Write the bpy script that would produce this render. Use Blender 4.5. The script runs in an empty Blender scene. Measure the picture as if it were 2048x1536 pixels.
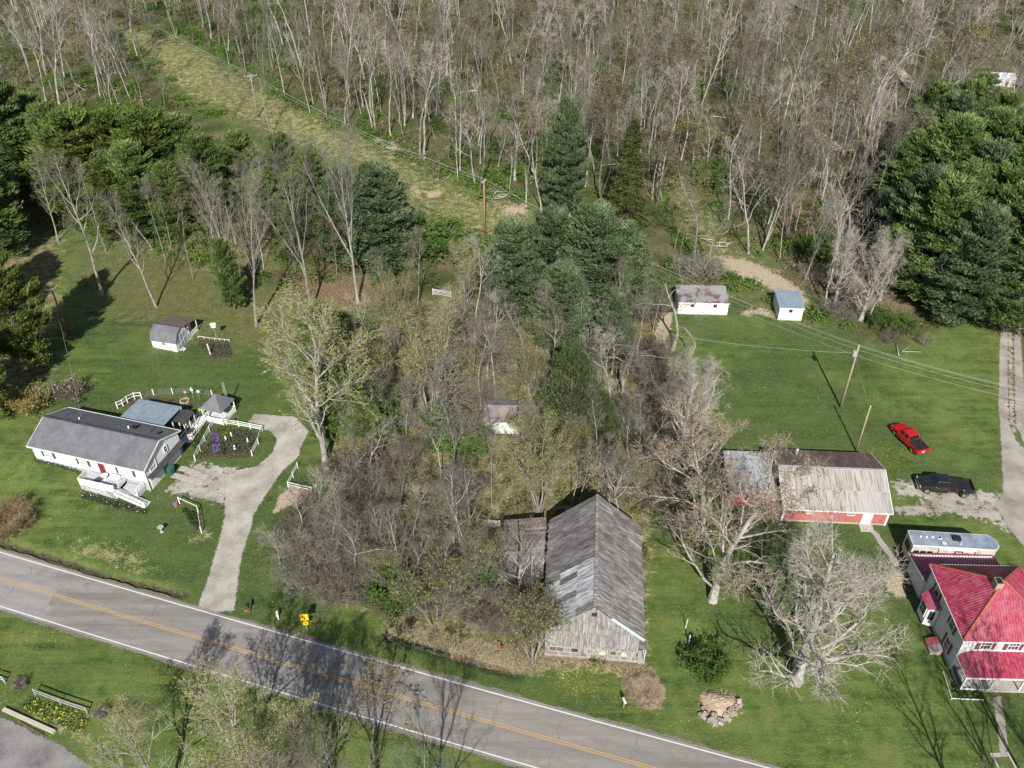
import bpy, bmesh, math, random
import numpy as np
from mathutils import Vector, Matrix
from math import radians, sin, cos, pi, tan, atan2, sqrt
random.seed(11); rng = np.random.default_rng(11)
scn = bpy.context.scene
col = scn.collection
# ---------------------------------------------------------------- camera
F, PITCH, CAMH = 1750.0, radians(38), 78.0          # pixels of the 2048 wide photograph
cd = bpy.data.cameras.new('camera'); cam = bpy.data.objects.new('camera', cd); col.objects.link(cam)
cam.location = (0, 0, CAMH); cam.rotation_euler = (radians(90) - PITCH, 0, 0)
cd.sensor_width = 36; cd.lens = 36 * F / 2048; cd.clip_end = 6000
scn.camera = cam
# ---------------------------------------------------------------- sky, sun, exposure
SUN_EL = radians(38.5)
w = bpy.data.worlds.new('World'); scn.world = w; w.use_nodes = True
wn = w.node_tree; bg = wn.nodes['Background']
sky = wn.nodes.new('ShaderNodeTexSky'); sky.sky_type = 'NISHITA'; sky.sun_disc = False
sky.sun_elevation = SUN_EL; sky.sun_rotation = pi
wn.links.new(sky.outputs[0], bg.inputs[0]); bg.inputs[1].default_value = 0.07
sl = bpy.data.lights.new('sun', 'SUN'); sl.energy = 5.0; sl.angle = radians(0.5); sl.color = (1, 0.955, 0.88)
so = bpy.data.objects.new('sun', sl); col.objects.link(so); so.rotation_euler = (pi / 2 - SUN_EL, 0, radians(1))
scn.view_settings.view_transform = 'Standard'; scn.view_settings.look = 'None'
scn.view_settings.exposure = 0.46; scn.view_settings.gamma = 1
scn.cycles.max_bounces = 5; scn.cycles.diffuse_bounces = 2; scn.cycles.transparent_max_bounces = 8
# ---------------------------------------------------------------- terrain height and pixel -> ground
def seg_dist(x, y, pts):
    d = np.full(np.shape(x), 1e9)
    for (ax, ay), (bx, by) in zip(pts[:-1], pts[1:]):
        vx, vy = bx - ax, by - ay; L = vx * vx + vy * vy + 1e-9
        t = np.clip(((x - ax) * vx + (y - ay) * vy) / L, 0, 1)
        d = np.minimum(d, np.hypot(x - ax - t * vx, y - ay - t * vy))
    return d
def sstep(a, b, v):
    t = np.clip((v - a) / (b - a), 0, 1); return t * t * (3 - 2 * t)
def flat(px, py, z=0.0):
    dx, dy = (px - 1024) / F, -(py - 768) / F; c, s = cos(PITCH), sin(PITCH)
    t = (z - CAMH) / (-s + dy * c)
    return dx * t, (c + dy * s) * t
DITCH = [[flat(*q) for q in d] for d in (((-200, 1022), (0, 1084), (60, 1102), (130, 1122), (220, 1152), (300, 1172), (366, 1188)),
         ((768, 1270), (830, 1289), (900, 1309), (950, 1324), (1035, 1347)))]
def hz(x, y):
    x = np.asarray(x, float); y = np.asarray(y, float)
    h = 1.25 * sstep(-46, -60, x) * sstep(8, 20, y - 45.95 + 0.3068 * x) * sstep(122, 96, y)
    for d in DITCH:
        r = seg_dist(x, y, d); h = h - 0.4 * np.exp(-(r / 0.5) ** 2)
    a = sstep(125, 170, y)
    h = h + a * (0.5 * np.sin(x * 0.11 + 1) * np.sin(y * 0.09) + 0.3 * np.sin(x * 0.31 + y * 0.17))
    return h
def G(px, py, dz=0.0):
    x, y = flat(px, py)
    for _ in range(6): x, y = flat(px, py, float(hz(x, y)) + dz)
    return Vector((x, y, float(hz(x, y)) + dz))
def GZ(px, py, z): x, y = flat(px, py, z); return Vector((x, y, z))
def proj(p):
    c, s = cos(PITCH), sin(PITCH); X, Y, Z = p[0], p[1], p[2] - CAMH
    d = Y * c - Z * s; return 1024 + F * X / d, 768 - F * (Y * s + Z * c) / d
def height_to(b, topy):
    lo, hi = 0.0, 60.0
    for _ in range(40):
        m = (lo + hi) / 2
        if proj((b[0], b[1], b[2] + m))[1] > topy: lo = m
        else: hi = m
    return lo
# ---------------------------------------------------------------- objects
def tag(o, label=None, cat=None, group=None, kind=None):
    if label: o['label'] = label
    if cat: o['category'] = cat
    if group: o['group'] = group
    if kind: o['kind'] = kind
    return o
def thing(name, label, cat, loc=(0, 0, 0), rz=0.0, group=None):
    o = bpy.data.objects.new(name, None); col.objects.link(o); o.empty_display_size = 0.3
    o.location = loc; o.rotation_euler = (0, 0, rz); return tag(o, label, cat, group)
def link(name, me, parent=None, loc=None):
    o = bpy.data.objects.new(name, me); col.objects.link(o)
    if parent is not None: o.parent = parent
    if loc is not None: o.location = loc
    return o
class MB:
    def __init__(s): s.v = []; s.f = []; s.m = []
    def add(s, v, f, mi=0):
        b = len(s.v); s.v += [tuple(p) for p in v]; s.f += [tuple(i + b for i in q) for q in f]; s.m += [mi] * len(f); return s
    def hexa(s, p, mi=0):       # 4 bottom (ccw) + 4 top
        return s.add(p, [(3, 2, 1, 0), (4, 5, 6, 7), (0, 1, 5, 4), (1, 2, 6, 5), (2, 3, 7, 6), (3, 0, 4, 7)], mi)
    def box(s, x0, x1, y0, y1, z0, z1, mi=0):
        return s.hexa([(x0, y0, z0), (x1, y0, z0), (x1, y1, z0), (x0, y1, z0), (x0, y0, z1), (x1, y0, z1), (x1, y1, z1), (x0, y1, z1)], mi)
    def ob(s, o, u, n, xs, ds, zs, mi=0):   # box on a wall: u along it, n outward, z up
        o = Vector(o); u = Vector(u); n = Vector(n); Z = Vector((0, 0, 1))
        P = lambda a, d, z: o + u * a + n * d + Z * z
        return s.hexa([P(xs[0], ds[1], zs[0]), P(xs[1], ds[1], zs[0]), P(xs[1], ds[0], zs[0]), P(xs[0], ds[0], zs[0]),
                       P(xs[0], ds[1], zs[1]), P(xs[1], ds[1], zs[1]), P(xs[1], ds[0], zs[1]), P(xs[0], ds[0], zs[1])], mi)
    def bar(s, p, q, w=0.1, h=None, mi=0):
        p = Vector(p); q = Vector(q); h = h or w; d = (q - p).normalized()
        r = d.cross(Vector((0, 0, 1)))
        if r.length < 1e-3: r = Vector((1, 0, 0))
        r.normalize(); u = r.cross(d); r = r * w / 2; u = u * h / 2
        return s.hexa([p - r - u, p + r - u, p + r + u, p - r + u, q - r - u, q + r - u, q + r + u, q - r + u], mi)
    def slab(s, poly, t, mi=0):          # thick sheet under a 3d polygon
        poly = [Vector(p) for p in poly]; n = len(poly)
        nm = (poly[1] - poly[0]).cross(poly[2] - poly[0]).normalized()
        if nm.z < 0: nm = -nm; poly = poly[::-1]
        low = [p - nm * t for p in poly]
        f = [tuple(range(n)), tuple(range(2 * n - 1, n - 1, -1))] + [(i + n, (i + 1) % n + n, (i + 1) % n, i) for i in range(n)]
        return s.add(poly + low, f, mi)
    def prism(s, poly, y0, y1, axis='y', mi=0):  # polygon in (a,z) pushed along y (or x)
        n = len(poly); A = (lambda a, z, t: (a, t, z)) if axis == 'y' else (lambda a, z, t: (t, a, z))
        v = [A(a, z, y0) for a, z in poly] + [A(a, z, y1) for a, z in poly]
        return s.add(v, [tuple(range(n - 1, -1, -1)), tuple(range(n, 2 * n))] + [(i, (i + 1) % n, (i + 1) % n + n, i + n) for i in range(n)], mi)
    def tube(s, pts, rad, k=8, cap=True, mi=0):
        pts = [Vector(p) for p in pts]; n = len(pts); rad = [rad] * n if not hasattr(rad, '__len__') else rad
        v = []; f = []
        for i, p in enumerate(pts):
            d = (pts[min(i + 1, n - 1)] - pts[max(i - 1, 0)]).normalized()
            a = d.cross(Vector((0, 0, 1)) if abs(d.z) < 0.9 else Vector((1, 0, 0))).normalized(); b = d.cross(a)
            v += [p + (a * cos(2 * pi * j / k) + b * sin(2 * pi * j / k)) * rad[i] for j in range(k)]
        for i in range(n - 1):
            f += [(i * k + j, i * k + (j + 1) % k, (i + 1) * k + (j + 1) % k, (i + 1) * k + j) for j in range(k)]
        if cap: f += [tuple(range(k - 1, -1, -1)), tuple(range((n - 1) * k, n * k))]
        return s.add(v, f, mi)
    def disc(s, c, r, axis, t, k=16, mi=0): a = Vector(axis).normalized(); c = Vector(c); return s.tube([c - a * t / 2, c + a * t / 2], r, k, True, mi)
    def mesh(s, mats, smooth=False, bevel=0.0):
        me = bpy.data.meshes.new('mesh'); me.from_pydata(s.v, [], s.f)
        mats = mats if isinstance(mats, (list, tuple)) else [mats]
        for m in mats: me.materials.append(m)
        if len(mats) > 1: me.polygons.foreach_set('material_index', s.m)
        bm = bmesh.new(); bm.from_mesh(me); bmesh.ops.recalc_face_normals(bm, faces=bm.faces)
        if bevel: bmesh.ops.bevel(bm, geom=bm.edges[:], offset=bevel, segments=2, affect='EDGES', profile=0.6, clamp_overlap=True)
        bm.to_mesh(me); bm.free()
        if smooth: me.polygons.foreach_set('use_smooth', [True] * len(me.polygons))
        me.update(); return me
    def build(s, name, mats, parent=None, smooth=False, bevel=0.0, loc=None):
        return link(name, s.mesh(mats, smooth, bevel), parent, loc)
# ---------------------------------------------------------------- materials
def nd(nt, typ, ins=None, **props):
    n = nt.nodes.new('ShaderNode' + typ)
    for k, v in props.items(): setattr(n, k, v)
    for k, v in (ins or {}).items():
        if isinstance(v, bpy.types.NodeSocket): nt.links.new(v, n.inputs[k])
        else: n.inputs[k].default_value = v
    return n
def c4(c): return (c[0], c[1], c[2], 1)
def mix(nt, f, a, b, mode='MIX'):
    n = nt.nodes.new('ShaderNodeMix'); n.data_type = 'RGBA'; n.blend_type = mode
    for i, v in ((0, f), (6, a), (7, b)):
        if isinstance(v, bpy.types.NodeSocket): nt.links.new(v, n.inputs[i])
        elif i == 0: n.inputs[0].default_value = v
        else: n.inputs[i].default_value = c4(v)
    return n.outputs[2]
def math_(nt, op, a, b=0.0, c=0.0): return nd(nt, 'Math', {0: a, 1: b, 2: c}, operation=op).outputs[0]
def ramp(nt, fac, cols, lo=0.3, hi=0.7):
    n = nd(nt, 'ValToRGB', {0: fac}); e = n.color_ramp.elements; k = len(cols)
    while len(e) < k: e.new(0.5)
    for i, c in enumerate(cols): e[i].position = lo + (hi - lo) * i / max(1, k - 1); e[i].color = c4(c)
    return n.outputs[0]
def newmat(name):
    m = bpy.data.materials.new(name); m.use_nodes = True; nt = m.node_tree; return m, nt, nt.nodes['Principled BSDF']
def coords(nt, scale=(1, 1, 1), kind='Object'):
    tc = nd(nt, 'TexCoord'); return nd(nt, 'Mapping', {0: tc.outputs[kind], 3: scale}).outputs[0]
def noise(nt, vec, scale, detail=4, rough=0.6): return nd(nt, 'TexNoise', {'Vector': vec, 'Scale': scale, 'Detail': detail, 'Roughness': rough}).outputs[0]
MATS = {}
def M(name, cols, scale=2.0, rough=0.7, metal=0.0, stretch=(1, 1, 1), bump=0.0, rand=0.0, lo=0.3, hi=0.7, spec=0.3, dirt=None, dscale=0.7, coat=0.0):
    if name in MATS: return MATS[name]
    m, nt, b = newmat(name); vec = coords(nt, stretch)
    if rand:
        oi = nd(nt, 'ObjectInfo'); vec = nd(nt, 'VectorMath', {0: vec, 1: nd(nt, 'CombineXYZ', {0: math_(nt, 'MULTIPLY', oi.outputs['Random'], 37.0), 1: math_(nt, 'MULTIPLY', oi.outputs['Random'], 91.0)}).outputs[0]}).outputs[0]
    nz = noise(nt, vec, scale, 6)
    c = ramp(nt, nz, cols, lo, hi) if len(cols) > 1 else None
    if c is None: c = nd(nt, 'RGB').outputs[0]; c.default_value = c4(cols[0])
    if dirt:
        d = noise(nt, coords(nt), dscale, 5); f = nd(nt, 'MapRange', {0: d, 1: 0.48, 2: 0.68}).outputs[0]; c = mix(nt, math_(nt, 'MULTIPLY', f, 0.7), c, dirt)
    if rand:
        v = nd(nt, 'MapRange', {0: oi.outputs['Random'], 3: 1 - rand, 4: 1 + rand}).outputs[0]
        c = nd(nt, 'HueSaturation', {'Value': v, 'Color': c}).outputs[0]
    nt.links.new(c, b.inputs['Base Color']); b.inputs['Roughness'].default_value = rough; b.inputs['Metallic'].default_value = metal
    b.inputs['Specular IOR Level'].default_value = spec; b.inputs['Coat Weight'].default_value = coat
    if bump:
        bn = nd(nt, 'Bump', {'Strength': bump, 'Distance': 0.05, 'Height': noise(nt, vec, scale * 3, 5)}); nt.links.new(bn.outputs[0], b.inputs['Normal'])
    MATS[name] = m; return m
def leafmat(name, cols, scale=0.8, trans=0.3, rand=0.15):
    if name in MATS: return MATS[name]
    m, nt, b = newmat(name); nt.nodes.remove(b); out = nt.nodes['Material Output']; vec = coords(nt)
    oi = nd(nt, 'ObjectInfo')
    c = ramp(nt, noise(nt, vec, scale, 5), cols)
    geo = nd(nt, 'NewGeometry'); v = nd(nt, 'MapRange', {0: geo.outputs['Random Per Island'], 3: 0.6, 4: 1.45}).outputs[0]
    v = math_(nt, 'MULTIPLY', v, nd(nt, 'MapRange', {0: oi.outputs['Random'], 3: 1 - rand, 4: 1 + rand}).outputs[0])
    c = nd(nt, 'HueSaturation', {'Value': v, 'Color': c}).outputs[0]
    d = nd(nt, 'BsdfDiffuse', {0: c}); t = nd(nt, 'BsdfTranslucent', {0: c})
    nt.links.new(nd(nt, 'MixShader', {0: trans, 1: d.outputs[0], 2: t.outputs[0]}).outputs[0], out.inputs[0]); MATS[name] = m; return m
white = M('white_paint', [(0.68, 0.69, 0.68), (0.8, 0.81, 0.8)], 1.5, 0.6, dirt=(0.5, 0.48, 0.43), dscale=0.5)
siding = M('white_siding', [(0.62, 0.65, 0.67), (0.74, 0.76, 0.77)], 3, 0.55, stretch=(0.3, 0.3, 8), bump=0.2)
glass = M('window_glass', [(0.02, 0.025, 0.03), (0.06, 0.07, 0.08)], 3, 0.08, spec=0.8)
curtain = M('curtained_glass', [(0.35, 0.38, 0.38), (0.5, 0.52, 0.5)], 4, 0.12, stretch=(5, 5, 1), spec=0.8)
concrete = M('concrete', [(0.3, 0.28, 0.25), (0.45, 0.42, 0.38)], 3, 0.9, bump=0.3)
greywood = M('weathered_wood', [(0.1, 0.09, 0.085), (0.26, 0.25, 0.24), (0.42, 0.41, 0.4)], 2.5, 0.9, stretch=(3, 3, 0.35), bump=0.4, rand=0.18)
brownwood = M('brown_wood', [(0.08, 0.05, 0.035), (0.2, 0.13, 0.09)], 4, 0.9, stretch=(3, 3, 0.5), bump=0.4, rand=0.2)
polewood = M('pole_wood', [(0.24, 0.17, 0.12), (0.42, 0.33, 0.25)], 3, 0.9, stretch=(4, 4, 0.2), bump=0.3)
blackm = M('black_plastic', [(0.012, 0.012, 0.013), (0.03, 0.03, 0.03)], 3, 0.5)
darkgrey = M('dark_grey_metal', [(0.05, 0.05, 0.055), (0.09, 0.09, 0.09)], 3, 0.5)
chrome = M('chrome', [(0.6, 0.6, 0.62), (0.75, 0.75, 0.75)], 3, 0.18, metal=1.0)
galv = M('galvanised_steel', [(0.36, 0.38, 0.4), (0.55, 0.57, 0.58)], 3, 0.45, metal=0.3, bump=0.1)
straw = M('dry_straw', [(0.3, 0.23, 0.16), (0.48, 0.39, 0.28)], 4, 0.95, bump=0.5)
stone = M('field_stone', [(0.22, 0.18, 0.15), (0.42, 0.36, 0.31)], 2.5, 0.9, bump=0.5, rand=0.25)
# ================================================================ ground
def gp(poly): return np.array([flat(*q) for q in poly])
def sdist(x, y, poly):
    P = np.asarray(poly); inside = np.zeros(x.shape, bool); n = len(P)
    for i in range(n):
        (ax, ay), (bx, by) = P[i], P[(i + 1) % n]
        if ay == by: continue
        c = ((ay > y) != (by > y)) & (x < (bx - ax) * (y - ay) / (by - ay) + ax); inside ^= c
    d = seg_dist(x, y, list(map(tuple, P)) + [tuple(P[0])]); return np.where(inside, d, -d)
ZONES = [  # channel, softness in metres, strength, pixel polygon
 ('litter', 5, 1, [(-900, -420), (2950, -420), (2950, 640), (1975, 632), (1890, 655), (1790, 690), (1690, 668), (1640, 600), (1450, 560), (1340, 600), (1290, 660), (1000, 620), (880, 590), (720, 615), (600, 600), (520, 560), (300, 500), (150, 460), (0, 450), (-900, 430)]),
 ('brush', 3, 1, [(640, 1010), (690, 930), (650, 860), (715, 700), (790, 610), (1000, 590), (1330, 640), (1345, 740), (1450, 840), (1310, 960), (1284, 1330), (1100, 1340), (900, 1285), (760, 1235), (650, 1185), (570, 1120), (545, 1060)]),
 ('brush', 4, .8, [(-300, 420), (130, 470), (120, 640), (110, 760), (60, 830), (-300, 830)]),
 ('red', 9, .62, [(150, 440), (420, 450), (600, 500), (560, 560), (400, 545), (250, 500)]),
 ('thin', 8, 1, [(140, 490), (300, 500), (520, 520), (720, 590), (640, 700), (480, 690), (250, 640), (170, 600)]),
 ('thin', 3, .8, [(1340, 320), (1430, 390), (1460, 450), (1620, 590), (1650, 660), (1730, 690), (1890, 730), (1700, 690), (1600, 650), (1440, 590), (1400, 510), (1345, 470), (1320, 400)]),
 ('thin', 6, 1, [(150, 20), (330, 70), (430, 115), (510, 165), (620, 228), (760, 290), (860, 338), (960, 392), (1065, 418), (1060, 455), (1000, 500), (930, 500), (850, 465), (780, 400), (690, 330), (600, 305), (480, 250), (420, 232), (350, 180), (290, 110)]),
 ('dry', 7, .86, [(190, 30), (330, 75), (425, 118), (505, 168), (615, 232), (755, 296), (855, 346), (955, 400), (1062, 424), (1050, 450), (990, 475), (900, 455), (800, 390), (700, 322), (610, 290), (490, 240), (440, 222), (360, 170), (300, 110)]),
 ('dry', 5, .62, [(1345, 330), (1400, 380), (1440, 440), (1470, 490), (1560, 540), (1590, 580), (1480, 590), (1420, 520), (1350, 480)]),
 ('dry', .9, 1, [(775, 1243), (850, 1258), (950, 1280), (1060, 1300), (1240, 1322), (1300, 1332), (1326, 1376), (1318, 1412), (1290, 1418), (1258, 1385), (1235, 1345), (1130, 1328), (1060, 1352), (950, 1330), (860, 1305), (775, 1275)]),
 ('dry', 2.0, .62, [(110, 1070), (200, 1075), (290, 1098), (335, 1140), (315, 1160), (220, 1140), (140, 1115)]),
 ('dry', 1.5, .7, [(0, 1000), (70, 1005), (75, 1060), (0, 1055)]),
 ('dry', 1.0, 1, [(1398, 1405), (1450, 1378), (1478, 1400), (1485, 1430), (1440, 1435), (1400, 1425)]),
 ('dry', 1.2, .8, [(372, 1070), (405, 1055), (428, 1070), (410, 1086), (385, 1086)]),
 ('dry', 1.5, .8, [(0, 1385), (60, 1420), (170, 1440), (190, 1470), (150, 1475), (60, 1440), (0, 1400)]),
 ('dirt', 2.4, .8, [(1425, 508), (1500, 518), (1560, 545), (1615, 585), (1632, 640), (1600, 610), (1560, 588), (1490, 560), (1450, 545)]),
 ('dirt', 1.0, 1, [(556, 995), (575, 975), (632, 968), (628, 1000), (580, 1012), (548, 1025)]),
 ('dirt', 1.0, 1, [(1318, 625), (1345, 622), (1340, 660), (1325, 690), (1305, 690)]),
 ('dirt', .9, 1, [(1768, 1148), (1800, 1145), (1814, 1192), (1795, 1196), (1778, 1180)]),
 ('dirt', 2, 1, [(850, 378), (878, 378), (880, 390), (855, 394)]), ('dirt', 2.5, .9, [(745, 275), (790, 285), (800, 300), (760, 300)]),
 ('dirt', 2.5, .75, [(990, 415), (1060, 412), (1062, 440), (1000, 432)]), ('dirt', 2.0, .7, [(810, 360), (845, 372), (850, 400), (820, 385)]),
 ('dirt', 1.6, .6, [(1480, 612), (1552, 612), (1556, 642), (1470, 632)]), ('dirt', 2, .85, [(1645, 270), (1700, 285), (1710, 298), (1650, 284)]),
 ('dirt', 1.0, .7, [(1340, 1008), (1300, 1330), (1288, 1332), (1283, 1010)][1:] + [(1290, 1000)]),
 ('soil', .8, .9, [(230, 812), (300, 795), (380, 800), (400, 815), (300, 830)]), ('soil', .8, 1, [(430, 850), (520, 865), (502, 915), (395, 918)]),
 ('soil', .7, .9, [(390, 678), (460, 680), (470, 715), (420, 720)]), ('soil', 3.0, .5, [(860, 700), (1010, 690), (1230, 700), (1230, 730), (1000, 760), (900, 740)]),
 ('soil', .5, 1, [(455, 935), (520, 932), (505, 952), (460, 948)]), ('soil', .5, .9, [(430, 990), (448, 990), (450, 1030), (438, 1020)]),
 ('soil', .6, .9, [(160, 985), (250, 1006), (300, 1022), (290, 1030), (165, 1000)]), ('soil', .5, .9, [(365, 1010), (405, 1025), (400, 1075), (385, 1060)]),
 ('red', 6, .75, [(560, 560), (700, 540), (800, 570), (760, 620), (640, 640), (590, 600)]), ('red', 3, .7, [(1180, 640), (1320, 640), (1290, 700), (1190, 700)]), ('red', 3, .6, [(900, 690), (1060, 690), (1100, 730), (950, 740)]),
 ('red', 5, .6, [(1520, 380), (1640, 380), (1640, 470), (1530, 470)]),
 ('red', 6, .68, [(1560, 560), (1740, 480), (1800, 560), (1830, 640), (1760, 640), (1660, 600)]),
]
def axis(segs):
    out = [segs[0][0]]
    for a, b, st in segs:
        n = max(1, int(round((b - a) / st))); out += [a + (b - a) * (i + 1) / n for i in range(n)]
    return np.array(out)
gx = axis([(-3000, -400, 400), (-400, -160, 12), (-160, -66, 1.6), (-66, 66, .5), (66, 170, 1.6), (170, 400, 12), (400, 3000, 400)])
gy = axis([(-600, 0, 100), (0, 36, 3), (36, 76, .3), (76, 130, .7), (130, 320, 1.3), (320, 500, 12), (500, 5000, 500)])
X, Y = np.meshgrid(gx, gy); xf, yf = X.ravel(), Y.ravel(); zf = hz(xf, yf)
wts = {k: np.zeros(xf.shape) for k in ('litter', 'brush', 'thin', 'dry', 'dirt', 'soil', 'red', 'ditch')}
for ch, soft, st, poly in ZONES:
    wts[ch] = np.maximum(wts[ch], st * np.clip(0.5 + sdist(xf, yf, gp(poly)) / (2 * soft), 0, 1))
wts['litter'] *= 1 - np.clip(np.maximum(wts['dry'], wts['thin']) * 1.6, 0, 1) * (yf > 132)
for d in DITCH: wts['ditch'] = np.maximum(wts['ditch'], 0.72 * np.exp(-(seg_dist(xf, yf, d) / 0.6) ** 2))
nx, ny = len(gx), len(gy)
I = np.arange(nx * ny).reshape(ny, nx)
quads = np.stack([I[:-1, :-1], I[:-1, 1:], I[1:, 1:], I[1:, :-1]], -1).reshape(-1, 4)
def mesh_np(verts, faces4=None, faces3=None, mats=(), mi4=None, mi3=None, smooth=False):
    me = bpy.data.meshes.new('mesh'); verts = np.asarray(verts, np.float32)
    f4 = np.zeros((0, 4), int) if faces4 is None else np.asarray(faces4, int).reshape(-1, 4)
    f3 = np.zeros((0, 3), int) if faces3 is None else np.asarray(faces3, int).reshape(-1, 3)
    me.vertices.add(len(verts)); me.vertices.foreach_set('co', verts.ravel())
    nl = f4.size + f3.size; me.loops.add(nl); me.loops.foreach_set('vertex_index', np.concatenate([f4.ravel(), f3.ravel()]).astype(np.int32))
    npoly = len(f4) + len(f3); me.polygons.add(npoly)
    st = np.concatenate([np.arange(len(f4)) * 4, f4.size + np.arange(len(f3)) * 3]).astype(np.int32)
    me.polygons.foreach_set('loop_start', st)
    for m in mats: me.materials.append(m)
    if mi4 is not None or mi3 is not None:
        a = np.zeros(len(f4), np.int32) if mi4 is None else np.asarray(mi4, np.int32); b = np.zeros(len(f3), np.int32) if mi3 is None else np.asarray(mi3, np.int32)
        me.polygons.foreach_set('material_index', np.concatenate([a, b]))
    me.polygons.foreach_set('use_smooth', np.full(npoly, smooth)); me.update(calc_edges=True); me.validate(); return me
gm = mesh_np(np.stack([xf, yf, zf], 1), quads, smooth=True)
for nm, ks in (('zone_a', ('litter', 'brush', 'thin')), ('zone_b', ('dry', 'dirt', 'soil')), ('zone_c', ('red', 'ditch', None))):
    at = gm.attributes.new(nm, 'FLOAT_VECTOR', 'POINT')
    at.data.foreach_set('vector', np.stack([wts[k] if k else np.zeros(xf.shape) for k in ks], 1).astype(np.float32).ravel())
m, nt, b = newmat('ground'); vec = coords(nt)
def attr(nm): return nd(nt, 'SeparateXYZ', {0: nd(nt, 'Attribute', attribute_name=nm).outputs['Vector']}).outputs
za, zb, zc = attr('zone_a'), attr('zone_b'), attr('zone_c')
n0 = noise(nt, vec, 0.035, 3); n1 = noise(nt, vec, 0.16, 5); n2 = noise(nt, vec, 0.7, 5, 0.65); n3 = noise(nt, vec, 3.2, 5, 0.7); n4 = noise(nt, vec, 11, 3, 0.7)
mow = noise(nt, nd(nt, 'Mapping', {0: nd(nt, 'TexCoord').outputs['Object'], 2: (0, 0, .3), 3: (0.12, 1.3, 1)}).outputs[0], 0.55, 5, .7)
vor = nd(nt, 'TexVoronoi', {'Vector': vec, 'Scale': 2.2}).outputs[0]
def blend(wt, k1, k2, lo=0.38, hi=0.62):
    v = math_(nt, 'ADD', wt, math_(nt, 'MULTIPLY', math_(nt, 'SUBTRACT', n2, 0.5), k1)); v = math_(nt, 'ADD', v, math_(nt, 'MULTIPLY', math_(nt, 'SUBTRACT', n3, 0.5), k2))
    return nd(nt, 'MapRange', {0: v, 1: lo, 2: hi}, interpolation_type='SMOOTHSTEP').outputs[0]
lawn = ramp(nt, math_(nt, 'ADD', math_(nt, 'MULTIPLY', n1, .55), math_(nt, 'MULTIPLY', n2, .45)), [(0.04, 0.08, 0.014), (0.068, 0.128, 0.022), (0.11, 0.175, 0.034), (0.18, 0.205, 0.06)], .4, .62)
lawn = mix(nt, nd(nt, 'MapRange', {0: mow, 1: .44, 2: .6}).outputs[0], lawn, mix(nt, .65, lawn, (0.17, 0.21, 0.045)))
lawn = mix(nt, nd(nt, 'MapRange', {0: n0, 1: .46, 2: .54, 4: .6}).outputs[0], lawn, (0.045, 0.092, 0.024))
lawn = mix(nt, nd(nt, 'MapRange', {0: n3, 1: .54, 2: .68, 4: .6}).outputs[0], lawn, (0.21, 0.2, 0.09))
lawn = mix(nt, nd(nt, 'MapRange', {0: n4, 1: .5, 2: .34, 4: .65}).outputs[0], lawn, (0.022, 0.05, 0.012))
lawn = mix(nt, nd(nt, 'MapRange', {0: noise(nt, vec, 1.6, 5, .75), 1: .5, 2: .64, 4: .5}).outputs[0], lawn, (0.13, 0.17, 0.046))
lawn = nd(nt, 'HueSaturation', {'Hue': .494, 'Saturation': .92, 'Value': 1.0, 'Color': lawn}).outputs[0]
thin = ramp(nt, math_(nt, 'ADD', math_(nt, 'MULTIPLY', n2, .3), math_(nt, 'MULTIPLY', n3, .7)), [(0.065, 0.09, 0.025), (0.105, 0.125, 0.04), (0.15, 0.15, 0.065), (0.24, 0.205, 0.12)], .39, .63)
brush = ramp(nt, math_(nt, 'ADD', math_(nt, 'MULTIPLY', n2, .5), math_(nt, 'MULTIPLY', n3, .5)), [(0.07, 0.088, 0.025), (0.13, 0.13, 0.05), (0.235, 0.2, 0.115), (0.37, 0.31, 0.215)], .4, .61)
litter = ramp(nt, math_(nt, 'ADD', math_(nt, 'MULTIPLY', n1, .4), math_(nt, 'MULTIPLY', n3, .6)), [(0.035, 0.06, 0.014), (0.07, 0.085, 0.026), (0.125, 0.11, 0.06), (0.23, 0.19, 0.13)], .4, .62)
dry = ramp(nt, math_(nt, 'ADD', math_(nt, 'MULTIPLY', n2, .45), math_(nt, 'MULTIPLY', n3, .55)), [(0.075, 0.115, 0.028), (0.15, 0.165, 0.055), (0.29, 0.265, 0.14), (0.46, 0.4, 0.27)], .4, .63)
dirt = ramp(nt, n3, [(0.3, 0.235, 0.16), (0.44, 0.36, 0.26), (0.5, 0.42, 0.31)], .35, .65)
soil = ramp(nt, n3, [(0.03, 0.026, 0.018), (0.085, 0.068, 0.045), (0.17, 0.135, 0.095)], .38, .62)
redl = ramp(nt, n3, [(0.1, 0.085, 0.04), (0.2, 0.135, 0.085), (0.33, 0.25, 0.17)], .38, .62)
c = lawn
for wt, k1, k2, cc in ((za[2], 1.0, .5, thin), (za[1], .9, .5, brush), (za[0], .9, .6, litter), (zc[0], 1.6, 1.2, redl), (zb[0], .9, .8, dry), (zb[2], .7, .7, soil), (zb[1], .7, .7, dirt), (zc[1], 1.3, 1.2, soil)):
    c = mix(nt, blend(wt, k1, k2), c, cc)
nt.links.new(c, b.inputs['Base Color']); b.inputs['Roughness'].default_value = 0.95; b.inputs['Specular IOR Level'].default_value = 0.1
hgt = math_(nt, 'ADD', math_(nt, 'MULTIPLY', n3, .6), math_(nt, 'MULTIPLY', n4, .4))
nt.links.new(nd(nt, 'Bump', {'Strength': 0.9, 'Distance': 0.22, 'Height': hgt}).outputs[0], b.inputs['Normal'])
gm.materials.append(m); tag(link('ground', gm), kind='structure')

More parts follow.
